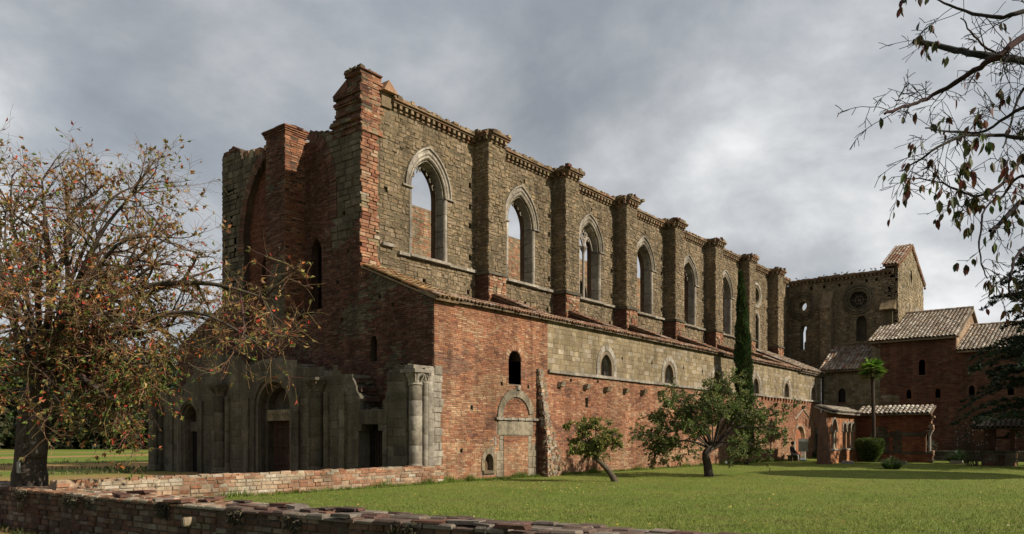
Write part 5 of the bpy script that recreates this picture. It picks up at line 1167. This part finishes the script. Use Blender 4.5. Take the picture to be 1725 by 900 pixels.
# ---- spiky clumps
def spiky(name, label, loc, n, h, rad, pal, R):
    t = thing(name, label, 'plant', loc); Lf = MB()
    for k in range(n):
        a = R.uniform(0, 2*PI); s = R.random(); b = Vector(loc)+Vector((rad*.4*s*math.cos(a), rad*.4*s*math.sin(a), 0)); d = Vector((math.cos(a)*s*1.1, math.sin(a)*s*1.1, 1)).normalized(); L = h*R.uniform(.7, 1.15); sd = d.cross(Vector((0, 0, 1)))
        sd = sd.normalized()*.022 if sd.length > 1e-3 else Vector((.022, 0, 0)); tip = b+d*L+Vector((math.cos(a), math.sin(a), 0))*rad*.5*s-Vector((0, 0, L*.35*s)); mid = b+d*L*.6
        Lf.add([b-sd, b+sd, mid+sd, tip, mid-sd], [(0, 1, 2, 4), (4, 2, 3)], tuple(c*R.uniform(.7, 1.3) for c in R.choice(pal)))
    obj('leaves', Lf, 'leaf', t); return t
spiky('strap_leaf_clump', 'low dark clump of strap leaves alone on the lawn before the clipped bush', Vector((24.6, -10.2, 0)), 420, .72, .85, [(.035, .06, .02), (.05, .08, .026), (.07, .10, .035)], R)
spiky('long_leaf_clump', 'wider clump of strap leaves beside the roofed well', Vector((37.5, -11.4, 0)), 520, .95, 1.25, [(.03, .055, .02), (.045, .07, .025), (.06, .09, .035)], R)
# ---- flowering shrub by the well, sapling, plants at the door
R = random.Random(107); Wd, Lf = MB(), MB(); BS = Vector((33.2, -12.75, 0))
CS = dict(CB, n=[4, 0], segs=[4, 3], sides=[3, 3], leaf=lambda mb, p, d, R: leaf(mb, p, d, R.uniform(.04, .09), .35, tuple(c*R.uniform(.7, 1.3) for c in R.choice([(.05, .07, .025), (.06, .085, .03), (.035, .05, .02), (.10, .075, .04)])), R), nleaf=lambda R: R.randint(3, 7))
for k in range(26): grow(Wd, Lf, BS+Vector((R.uniform(-.35, .35), R.uniform(-.35, .35), 0)), Vector((R.uniform(-.4, .4), R.uniform(-.4, .4), 1)), R.uniform(1.3, 2.7), .02, 0, CS, R)
for k in range(60): leaf(Lf, BS+Vector((R.uniform(-.9, .9), R.uniform(-.9, .9), R.uniform(1.2, 2.6))), rv(R), .07, .5, (.6, .55, .5), R)
t = thing('rose_bush', 'loose tall rose bush growing against the roofed well', 'bush', BS); obj('stems', Wd, 'bark', t); obj('leaves', Lf, 'leaf', t)
Wd, Lf = MB(), MB(); BO = Vector((41.5, -8.9, 0)); Wd.tube([BO, BO+Vector((0, 0, 1.1))], .025, 6, (.14, .12, .1))
for k in range(9): grow(Wd, Lf, BO+Vector((0, 0, R.uniform(.85, 1.15))), Vector((R.uniform(-1, 1), R.uniform(-1, 1), .8)), R.uniform(.35, .6), .012, 0, dict(CS, leaf=lambda mb, p, d, R: leaf(mb, p, d, R.uniform(.06, .1), .25, (.14, .16, .11), R)), R)
tree_thing('olive_sapling', 'thin grey-green olive sapling in front of the dark archway', BO, Wd, Lf)
spiky('door_plant', 'small leafy green plant beside the side door of the church', Vector((44.0, -.45, 0)), 160, 1.0, .5, [(.05, .09, .02), (.07, .12, .03)], R)
# ---- cedar
R = random.Random(108); Wd, Lf = MB(), MB(); BC = Vector((32.2, -17.6, 0)); CH_ = 15.0
Wd.tube([BC-Vector((0, 0, .2)), BC+Vector((.1, 0, 5)), BC+Vector((0, .1, 10)), BC+Vector((0, 0, CH_))], [.45, .35, .2, .03], 9, BARK)
CEC = [(.022, .04, .022), (.032, .055, .03), (.045, .07, .038), (.016, .03, .017), (.055, .075, .036)]
for k in range(260):
    z = R.uniform(2.0, CH_-.3); a = R.uniform(0, 2*PI); R0 = R.uniform(.05, .5); L = (6.6*(1-(z/CH_)**1.6)+.8)*R.uniform(.55, 1.08); d = Vector((math.cos(a), math.sin(a), .10)); path = [BC+Vector((0, 0, z))+d*L*q+Vector((0, 0, L*R0*(q-q*q*1.6)))+rv(R)*.08 for q in [i/7 for i in range(8)]]
    Wd.tube(path, [.09*(1-.9*i/7) for i in range(8)], 4, BARK, False)
    for j in range(int(20+L*9)):
        q = R.uniform(.12, 1)*7; i = min(int(q), 6); p = path[i].lerp(path[i+1], q-i); sd = Vector((-d.y, d.x, 0))*R.choice([-1, 1]); dd = (sd+d*R.uniform(.4, 1.1)+Vector((0, 0, R.uniform(-.7, .25)))).normalized(); l2 = R.uniform(.4, 1.1)*(1.15-q/8); e = p+dd*l2
        Lf.tube([p, e], [.012, .003], 3, (.05, .04, .03), False)
        for m in range(10):
            pp = p.lerp(e, R.uniform(.1, 1)); leaf(Lf, pp, dd+rv(R)*.75+Vector((0, 0, .35)), R.uniform(.1, .22), .16, tuple(c*R.uniform(.7, 1.3) for c in R.choice(CEC)), R)
tree_thing('cedar', 'large dark cedar with layered drooping boughs beyond the roofed well', BC, Wd, Lf)
# ---- tree south of the lawn that shades the band of grass (stands outside the picture)
R = random.Random(109); Wd, Lf = MB(), MB(); BD = Vector((21.5, -23.5, 0)); Wd.tube([BD, BD+Vector((0, 0, 5)), BD+Vector((0, 0, 9))], [.3, .22, .08], 8, BARK)
for k in range(7000):
    v = rv(R)*R.uniform(.5, 1)**.4; p = BD+Vector((v.x*4.6, v.y*3.2, 8.2+v.z*3.0)); leaf(Lf, p, rv(R), R.uniform(.25, .45), .45, tuple(c*R.uniform(.7, 1.3) for c in R.choice(OLV)), R)
tree_thing('garden_tree', 'full green garden tree standing south of the lawn', BD, Wd, Lf)
# ---- overhanging branches of a near tree
R = random.Random(110); Wd, Lf = MB(), MB(); DN = 5.2
OVL = [(.04, .05, .016), (.06, .07, .018), (.03, .035, .014), (.10, .04, .018), (.08, .025, .014), (.075, .065, .022)]
def hang_leaf(mb, p, d, R):
    s = R.uniform(.04, .09); dd = (d.normalized()*.4+Vector((0, 0, -1))+rv(R)*.35).normalized(); sd = dd.cross(rv(R)); sd = sd.normalized() if sd.length > 1e-3 else Vector((1, 0, 0)); w = s*R.uniform(.2, .27); up = sd.cross(dd)*s*.1; t = tuple(c*R.uniform(.7, 1.3) for c in R.choice(OVL)); p2 = p+dd*.02
    mb.add([p2, p2+dd*s*.3+sd*w*.9+up, p2+dd*s*.62+sd*w*.85+up, p2+dd*s*1.02, p2+dd*s*.62-sd*w*.85+up, p2+dd*s*.3-sd*w*.9+up, p2+dd*s*.5], [(0, 1, 6), (1, 2, 6), (2, 3, 6), (3, 4, 6), (4, 5, 6), (5, 0, 6)], t)
DK = pk([(.03, .022, .018), (.04, .028, .022), (.05, .032, .025)])
CN = dict(n=[3, 3, 0], segs=[6, 4, 3], wob=[.16, .2, .2], grav=[-.06, -.07, -.08], sides=[4, 3, 3], rmin=.0022, tip=.1, wood=[DK]*3, leaf=hang_leaf, leaf_from=1, nleaf=lambda R: R.choice([0, 0, 0, 0, 0, 0, 0, 1, 2]), lgrav=-.8, t0=[.1, .1, 0], ang=[.75, .75, .7], len=[(.35, .6), (.4, .7), (.4, .7)])
CN0 = dict(CN, tip=0, nleaf=lambda R: 1 if R.random() < .03 else 0, leaf_from=2)
TB = Vector((-10.4, -22.4, LOW)); tf = TB+Vector((0, 0, 3.0)); Wd.tube([TB-Vector((0, 0, .2)), TB+Vector((.05, 0, 1.5)), tf, tf+Vector((-.4, .6, 1.4))], [.24, .2, .18, .12], 10, (.05, .04, .033))
PLX = 1.25
PL = [([(1960, 170), (1840, 130), (1725, 104), (1655, 94), (1600, 82), (1538, 70)], .030, .014, CN0, 8, 0), ([(1860, 10), (1760, 40), (1690, 88), (1640, 120), (1570, 162), (1530, 178), (1490, 190)], .022, .006, CN0, 13, .3), ([(1900, 210), (1780, 190), (1725, 180), (1660, 220), (1600, 222), (1560, 215)], .016, .004, CN, 9, 1), ([(1950, 240), (1800, 240), (1725, 232), (1670, 228), (1610, 232), (1560, 262), (1515, 290)], .016, .003, CN, 10, 1), ([(1900, 400), (1790, 370), (1725, 340), (1690, 372), (1668, 390)], .024, .01, CN, 5, 1), ([(1880, 300), (1780, 280), (1725, 270), (1690, 310), (1640, 330), (1575, 305), (1520, 300)], .013, .003, CN, 10, 1), ([(1880, 420), (1760, 400), (1715, 430), (1702, 470), (1700, 500)], .011, .004, CN, 4, 1), ([(1900, -40), (1800, 0), (1725, 20), (1670, 30), (1600, 10), (1570, -10)], .016, .004, CN, 9, 1), ([(1900, 60), (1800, 60), (1725, 62), (1680, 90), (1640, 60), (1620, 30)], .013, .003, CN0, 6, 1), ([(1850, 330), (1760, 300), (1715, 300), (1690, 330), (1660, 350), (1650, 420), (1662, 470)], .011, .003, CN, 7, 1), ([(1860, 150), (1780, 140), (1725, 150), (1705, 200), (1690, 250)], .012, .004, CN, 7, 1)]
for i, (pts, r0, r1, C, nc, lf) in enumerate(PL):
    dp = DN+R.uniform(-.5, .5); P = [at(u, v, dp+(.25*math.sin(k*1.7+i))) for k, (u, v) in enumerate(pts)]; P = [tf+Vector((-.4, .6, 1.2))] + P if i < 5 else P
    path = smooth_path(P, 5); n = len(path)-1; Wd.tube([p+rv(R)*.006 for p in path], [(r0+(r1-r0)*(k/n))*PLX*R.uniform(.92, 1.08) for k in range(n+1)], 6, DK(R), False)
    limb_children(Wd, Lf, path[len(path)//3:], r0*.5, int(nc*1.1), .0, (.14, .36), C, R, .8)
tree_thing('overhanging_tree', 'nearby tree with thin dark branches and a few drooping leaves against the sky', TB, Wd, Lf)
# ---- far wood beyond the field
R = random.Random(111); Lf = MB(); WDP = [(.022, .034, .012), (.03, .042, .014), (.04, .05, .017), (.016, .024, .01), (.05, .05, .02)]
for k in range(120):
    u = -420+980*(k+R.random())/120; dp = R.uniform(112, 150); hgt = R.uniform(11, 19) if k % 3 else R.uniform(5, 9); rad = R.uniform(4, 6.5); c = at(u, PY0, dp); c.z = 0
    for j in range(380):
        v = rv(R)*R.uniform(.3, 1)**.4; p = c+Vector((v.x*rad, v.y*rad, hgt*.5+v.z*hgt*.5)); leaf(Lf, p, rv(R), R.uniform(.6, 1.3), .5, tuple(q*R.uniform(.6, 1.3) for q in R.choice(WDP)), R)
for k in range(7000): u = R.uniform(-420, 560); c = at(u, PY0, R.uniform(108, 125)); c.z = R.uniform(0, 5.5); leaf(Lf, c, rv(R), R.uniform(.6, 1.2), .5, R.choice(WDP), R)
o = obj('wood', Lf, 'leaf', kind='stuff'); tag(o, 'dark line of woodland trees beyond the field', 'wood')
# rough grass bank under the autumn tree
R = random.Random(112); Lf = MB()
for k in range(5000):
    gp = Vector((R.uniform(-9, 4), 17+R.expovariate(.12), 0))
    if noise.noise(gp*.35) < .12: continue
    leaf(Lf, gp, Vector((R.uniform(-.4, .4), R.uniform(-.4, .4), 1)), R.uniform(.05, .22), .12, R.choice([(.06, .075, .02), (.12, .10, .045), (.08, .09, .03)]), R)
o = obj('long_grass', Lf, 'leaf', kind='stuff'); tag(o, 'rough long grass at the edge of the field', 'grass')
# ---- lawn blades
R = random.Random(113); Lf = MB(); GP = [(.11, .16, .024), (.135, .18, .028), (.09, .135, .02), (.165, .185, .038), (.19, .18, .055)]
n = 0
while n < 110000:
    u = R.uniform(-20, 1760); v = PY0+R.uniform(40, 170) ; p = at(u, v, PF*CZ/(v-PY0)); p.z = .012
    if p.y > -.25 or p.x < wall_x(max(p.y, -59))+.55 or p.x > 45: n += 1; continue
    s = R.uniform(.025, .06)*(1.5 if p.y > -.8 else 1); d = Vector((R.uniform(-.6, .6), R.uniform(-.6, .6), 1)); sd = rv(R)*.009; sd.z = 0
    Lf.add([p-sd, p+sd, p+d*s], [(0, 1, 2)], R.choice(GP)); n += 1
for k in range(16000):
    x = R.uniform(-12, 45) if R.random() < .8 else R.uniform(0, 12); p = Vector((x, -.22-abs(R.gauss(0, .10)) if x < .3 else -.02-abs(R.gauss(0, .12)), .01)); s = R.uniform(.05, .16)*R.uniform(.6, 1.2)*(2.2 if noise.noise(Vector((x*.9, 0, 5))) > .15 else 1); sd = rv(R)*.012; sd.z = 0
    Lf.add([p-sd, p+sd, p+Vector((R.uniform(-.4, .4), R.uniform(-.5, .1), 1))*s], [(0, 1, 2)], R.choice(GP[:3]))
o = obj('grass_blades', Lf, 'leaf', kind='stuff'); tag(o, 'short mown grass blades of the lawn', 'grass')
Lf = MB()
for k in range(420):
    u, v = (R.gauss(920, 80), R.uniform(810, 835)) if k < 200 else (R.uniform(400, 1725), R.uniform(800, 895)); p = at(u, v, PF*CZ/(v-PY0)); p.z = .05
    if p.y > -.4 or p.x < wall_x(max(p.y, -59))+.6: continue
    leaf(Lf, p, Vector((R.uniform(-1, 1), R.uniform(-1, 1), .2)), R.uniform(.04, .07), .4, R.choice([(.42, .33, .06), (.35, .25, .08), (.3, .26, .12)]), R)
o = obj('fallen_leaves', Lf, 'leaf', kind='stuff'); tag(o, 'scattered small yellow leaves fallen on the lawn', 'leaves')
# moss and dry grass along the ragged edge of the foreground wall, weeds at its foot
Lf = MB()
for a, b in zip(ln, ln[1:]):
    A, B = Vector((*a, 0)), Vector((*b, 0)); L = (B-A).length; U = (B-A)/L; Nn = Vector((0, 0, 1)).cross(U); Nn = -Nn if Nn.x > 0 else Nn
    for k in range(int(L*220)):
        q = R.random(); dens = noise.noise(A.lerp(B, q)*1.3)
        if dens < .22: continue
        p = A.lerp(B, q)+Vector((0, 0, TOPZ+R.uniform(-.22, .03)))+Nn*.05; leaf(Lf, p, Nn*R.uniform(.1, .6)+Vector((0, 0, R.uniform(-1.2, .3)))+rv(R)*.4, R.uniform(.04, .12), .16, R.choice([(.08, .07, .045), (.05, .045, .03), (.12, .10, .06), (.035, .03, .022)]), R)
    for k in range(int(L*90)):
        p = A.lerp(B, R.random())+Nn*R.uniform(.05, 1.8); p.z = LOW+.02; leaf(Lf, p, Vector((R.uniform(-.5, .5), R.uniform(-.5, .5), 1)), R.uniform(.05, .2), .1, R.choice([(.045, .06, .018), (.06, .075, .02), (.09, .06, .03)]), R)
o = obj('wall_moss', Lf, 'leaf', kind='stuff'); tag(o, 'dry moss and weeds along the foreground wall', 'moss')

# ================================================================== small things
# roofed well
WL = thing('roofed_well', 'small brick well house with a sagging tiled roof in the shade', 'well', (34.4, -14.0, 0))
wx, wy = 34.4, -14.0
for nm, a, b, pal in (('well_head', (-.8, -.85, -.05), (.8, .85, .82), ASH),):
    mb = MB(); mb.box((wx+a[0], wy+a[1], a[2]), (wx+b[0], wy+b[1], b[2]), (.08, .065, .05)); wh_ = obj(nm, mb, 'mortar', WL)
    lay(courses(WEST(wx-.8), [rect(wy-.85, 0, wy+.85, .82)], Sty((.18, .27), (.3, .6), ASH+BRICKD, .015, (0, .03), .01), [], 0, 300)+courses(SOUTH(wy-.85), [rect(wx-.8, 0, wx+.8, .82)], Sty((.18, .27), (.3, .6), ASH+BRICKP, .015, (0, .03), .01), [], 0, 301), 'stone', 'well_stonework', 'ashlar', wh_)
mb = MB(); mb.box((wx-.9, wy-.95, .822), (wx+.9, wy+.95, .92), pick(ASH), .01); obj('rim', mb, 'ashlar', WL)
for y0, y1 in ((.2, .75), (-.8, -.55)):
    mb = MB(); mb.box((wx-.3, wy+y0, .9), (wx+.3, wy+y1, 2.35), (.09, .06, .04)); p_ = obj('pillar', mb, 'mortar', WL)
    lay(courses(WEST(wx-.3), [rect(wy+y0, .92, wy+y1, 2.35)], S_BRICKD, [], 0, 305)+courses(SOUTH(wy+y0), [rect(wx-.3, .92, wx+.3, 2.35)], S_BRICKD, [], 0, 306), 'brick', 'pillar_brickwork', 'brick', p_)
for s in (-1, 1):
    mb = MB(); ss = Vector((-s*1.0, 0, .42)); roof_deck(mb, (wx+s*1.15, wy-1.35, 2.28), (0, 1, 0), ss, 2.6, 1.25, .08, (.08, .06, .045)); obj('roof_deck', mb, 'wood', WL)
    mb = MB(); coppi(mb, (wx+s*1.2, wy-1.35, 2.3), (0, 1, 0), ss, 2.6, 1.3, .25, [(.16, .13, .1), (.2, .17, .13), (.13, .1, .075)]); obj('roof_tiles', mb, 'tile', WL, kind='stuff')
mb = MB(); mb.tube([(wx, wy-.8, 1.7), (wx, wy+.5, 1.7)], .06, 7, (.05, .035, .025)); obj('windlass', mb, 'wood', WL)
# information panel
ip = onY(1353, 778, -2.3); ip.z = 0
IP = thing('information_panel', 'grey visitor information panel on two posts by the church portal', 'sign', ip)
vd = Vector((CX-ip.x, CY-ip.y, 0)).normalized(); sd_ = Vector((-vd.y, vd.x, 0))
fr = Frame(ip, sd_, (0, 0, 1), vd)
def fbox(mb, fr, u0, u1, v0, v1, d0, d1, t): mb.add([fr.P(u, v, d) for v in (v0, v1) for u, d in ((u0, d0), (u1, d0), (u1, d1), (u0, d1))], BOXF, t)
mb = MB(); fbox(mb, fr, -.32, .32, .72, 1.62, -.02, .02, (.34, .34, .28)); obj('panel', mb, 'plain', IP)
mb = MB(); fbox(mb, fr, -.31, .31, 1.42, 1.6, .021, .026, (.75, .76, .72)); obj('header_band', mb, 'plain', IP)
for s in (-.2, .2): mb = MB(); fbox(mb, fr, s-.025, s+.025, -.05, 1.6, -.07, -.022, (.12, .11, .1)); obj('post', mb, 'plain', IP)
# floodlights
for (u, v, lab) in ((1228, 785, 'small white floodlight in the grass beside the cypress'), (1357, 780.5, 'small white floodlight at the foot of the information panel')):
    p = at(u, v, PF*CZ/(v-PY0)); p.z = 0
    if u > 1300: p = ip+vd*.5
    t = thing('floodlight', lab, 'floodlight', p, 'floodlights in the grass'); fr = Frame(p, sd_, (0, 0, 1), vd)
    mb = MB(); fbox(mb, fr, -.03, .03, 0, .1, -.03, .03, (.1, .1, .1)); obj('stake', mb, 'plain', t)
    mb = MB(); q = [fr.P(u_, v_, d) for (v_, d) in ((.08, .14), (.22, .05), (.30, .12), (.16, .24)) for u_ in (-.2, .2)]; mb.add(q, [(0, 1, 3, 2), (2, 3, 5, 4), (4, 5, 7, 6), (6, 7, 1, 0), (0, 2, 4, 6), (1, 7, 5, 3)], (.5, .5, .48)); obj('housing', mb, 'plain', t)
    mb = MB(); q = [fr.P(u_, v_+.012, d+.008) for (v_, d) in ((.30, .12), (.16, .24)) for u_ in (-.17, .17)]; mb.add(q, [(0, 1, 3, 2)], (.2, .22, .24)); obj('glass', mb, 'plain', t)
# loose stones on the grass by the cloister fragment
for k, (u, v) in enumerate(((1517, 772.5), (1427, 784), (1612, 772))):
    p = at(u, v, 50); p.z = .05; mb = MB()
    mb.box((p.x-.2, p.y-.35, 0), (p.x+.2, p.y+.35, .2), pick(PALE), .05); tag(obj('fallen_stone', mb, 'pale'), ('pale fallen stone lying at the foot of the shaded cloister wall', 'pale fallen stone in the grass below the sunlit cloister arches', 'pale fallen stone lying by the low garden wall')[k], 'stone', 'fallen stones near the cloister')
# bench and seated visitor beside the panel
bpos = ip+Vector((.75, .95, 0))
BN = thing('stone_bench', 'low stone bench behind the information panel', 'bench', bpos)
mb = MB(); mb.box((bpos.x-.7, bpos.y-.2, .36), (bpos.x+.7, bpos.y+.22, .45), pick(ASH), .01); obj('seat', mb, 'ashlar', BN)
for s in (-.5, .5): mb = MB(); mb.box((bpos.x+s-.1, bpos.y-.16, -.02), (bpos.x+s+.1, bpos.y+.18, .36), pick(ASH), .01); obj('leg', mb, 'ashlar', BN)
import bmesh
def skin_mesh(name, verts, edges, rad, tint, mat, parent, root=0):
    bm = bmesh.new(); ly = bm.verts.layers.skin.verify(); V = [bm.verts.new(v) for v in verts]
    for a, b in edges: bm.edges.new((V[a], V[b]))
    for v, r in zip(V, rad): v[ly].radius = (r, r)
    V[root][ly].use_root = True
    me = bpy.data.meshes.new(name); bm.to_mesh(me); bm.free()
    m = bpy.data.materials.get(mat)
    if not m:
        m, t_, b_ = newmat(mat); nn = noise_node(t_, 20); cc = N(t_, 'ShaderNodeRGB'); cc.outputs[0].default_value = (*tint, 1); t_.links.new(mulc(t_, cc.outputs[0], mrange(t_, nn.outputs[0], .3, .7, .8, 1.2)), b_.inputs['Base Color']); b_.inputs['Roughness'].default_value = .8
    me.materials.append(m); o = link(name, me, parent); o.modifiers.new('skin', 'SKIN'); s = o.modifiers.new('sub', 'SUBSURF'); s.levels = s.render_levels = 1; return o
PS = thing('person', 'visitor in a black top sitting on the stone bench', 'person', bpos)
b0 = bpos-Vector((.25, .02, 0)); Pz = lambda x, y, z: b0+Vector((x, y, z))
body = [Pz(0, 0, .55), Pz(0, .02, .75), Pz(0, .02, 1.0), Pz(0, .0, 1.12), Pz(0, -.03, 1.22), Pz(0, -.03, 1.33),
        Pz(.1, -.05, .52), Pz(.12, -.42, .5), Pz(.12, -.46, .1), Pz(.12, -.6, .05), Pz(-.1, -.05, .52), Pz(-.12, -.42, .5), Pz(-.12, -.46, .1), Pz(-.12, -.6, .05),
        Pz(.2, .02, 1.02), Pz(.25, -.06, .78), Pz(.16, -.3, .62), Pz(.14, -.38, .59), Pz(-.2, .02, 1.02), Pz(-.25, -.06, .78), Pz(-.16, -.3, .62), Pz(-.14, -.38, .59)]
be = [(0, 1), (1, 2), (2, 3), (3, 4), (4, 5), (0, 6), (6, 7), (7, 8), (8, 9), (0, 10), (10, 11), (11, 12), (12, 13), (2, 14), (14, 15), (15, 16), (16, 17), (2, 18), (18, 19), (19, 20), (20, 21)]
skin_mesh('body', body, be, [.13, .12, .13, .055, .09, .085, .075, .06, .04, .035, .075, .06, .04, .035, .05, .04, .035, .03, .05, .04, .035, .03], (.35, .2, .14), 'skin', PS)
skin_mesh('jacket', [body[i] for i in (0, 1, 2, 14, 15, 16, 18, 19, 20)], [(0, 1), (1, 2), (2, 3), (3, 4), (4, 5), (2, 6), (6, 7), (7, 8)], [.155, .15, .155, .075, .06, .05, .075, .06, .05], (.012, .012, .014), 'black_cloth', PS)
skin_mesh('trousers', [body[i] for i in (0, 6, 7, 8, 10, 11, 12)], [(0, 1), (1, 2), (2, 3), (0, 4), (4, 5), (5, 6)], [.14, .095, .08, .065, .095, .08, .065], (.22, .21, .2), 'grey_cloth', PS)
mb = MB(); mb.lathe(tuple(Pz(0, -.01, 1.27)), [(.05, -.06), (.105, -.02), (.115, .06), (.09, .13), (.03, .165)], 10, (.03, .02, .015)); obj('hair', mb, 'cloth', PS, True)
# pigeons on the transept cornice
R = random.Random(120)
for k in range(13):
    y = R.uniform(-4, 3.8); c = Vector((XT+R.uniform(-.1, .2), y, 15.98)); PG = .62; a = R.uniform(0, 2*PI); d = Vector((math.cos(a), math.sin(a), 0)); mb = MB(); t = pick([(.06, .065, .075), (.09, .09, .1), (.04, .04, .045)])
    mb.tube([c+d*-.2+Vector((0, 0, .05)), c+d*-.1+Vector((0, 0, .08)), c+Vector((0, 0, .1)), c+d*.09+Vector((0, 0, .15)), c+d*.12+Vector((0, 0, .22)), c+d*.15+Vector((0, 0, .235)), c+d*.2+Vector((0, 0, .225))], [.02, .045, .075, .06, .035, .035, .006], 7, t)
    for s in (-1, 1): mb.tube([c+Vector((0, 0, .05))+Vector((-d.y, d.x, 0))*s*.025, c+Vector((-d.y, d.x, -.12))*1+Vector((0, 0, 0)) if False else c+Vector((-d.y*s*.025, d.x*s*.025, -.14))], .008, 4, (.2, .06, .05))
    mb.v = [tuple(c+(Vector(v_)-c)*PG) for v_ in mb.v]; tag(obj('pigeon', mb, 'cloth', None, True), 'small dark pigeon perched on the transept cornice', 'bird', 'pigeons on the transept cornice')
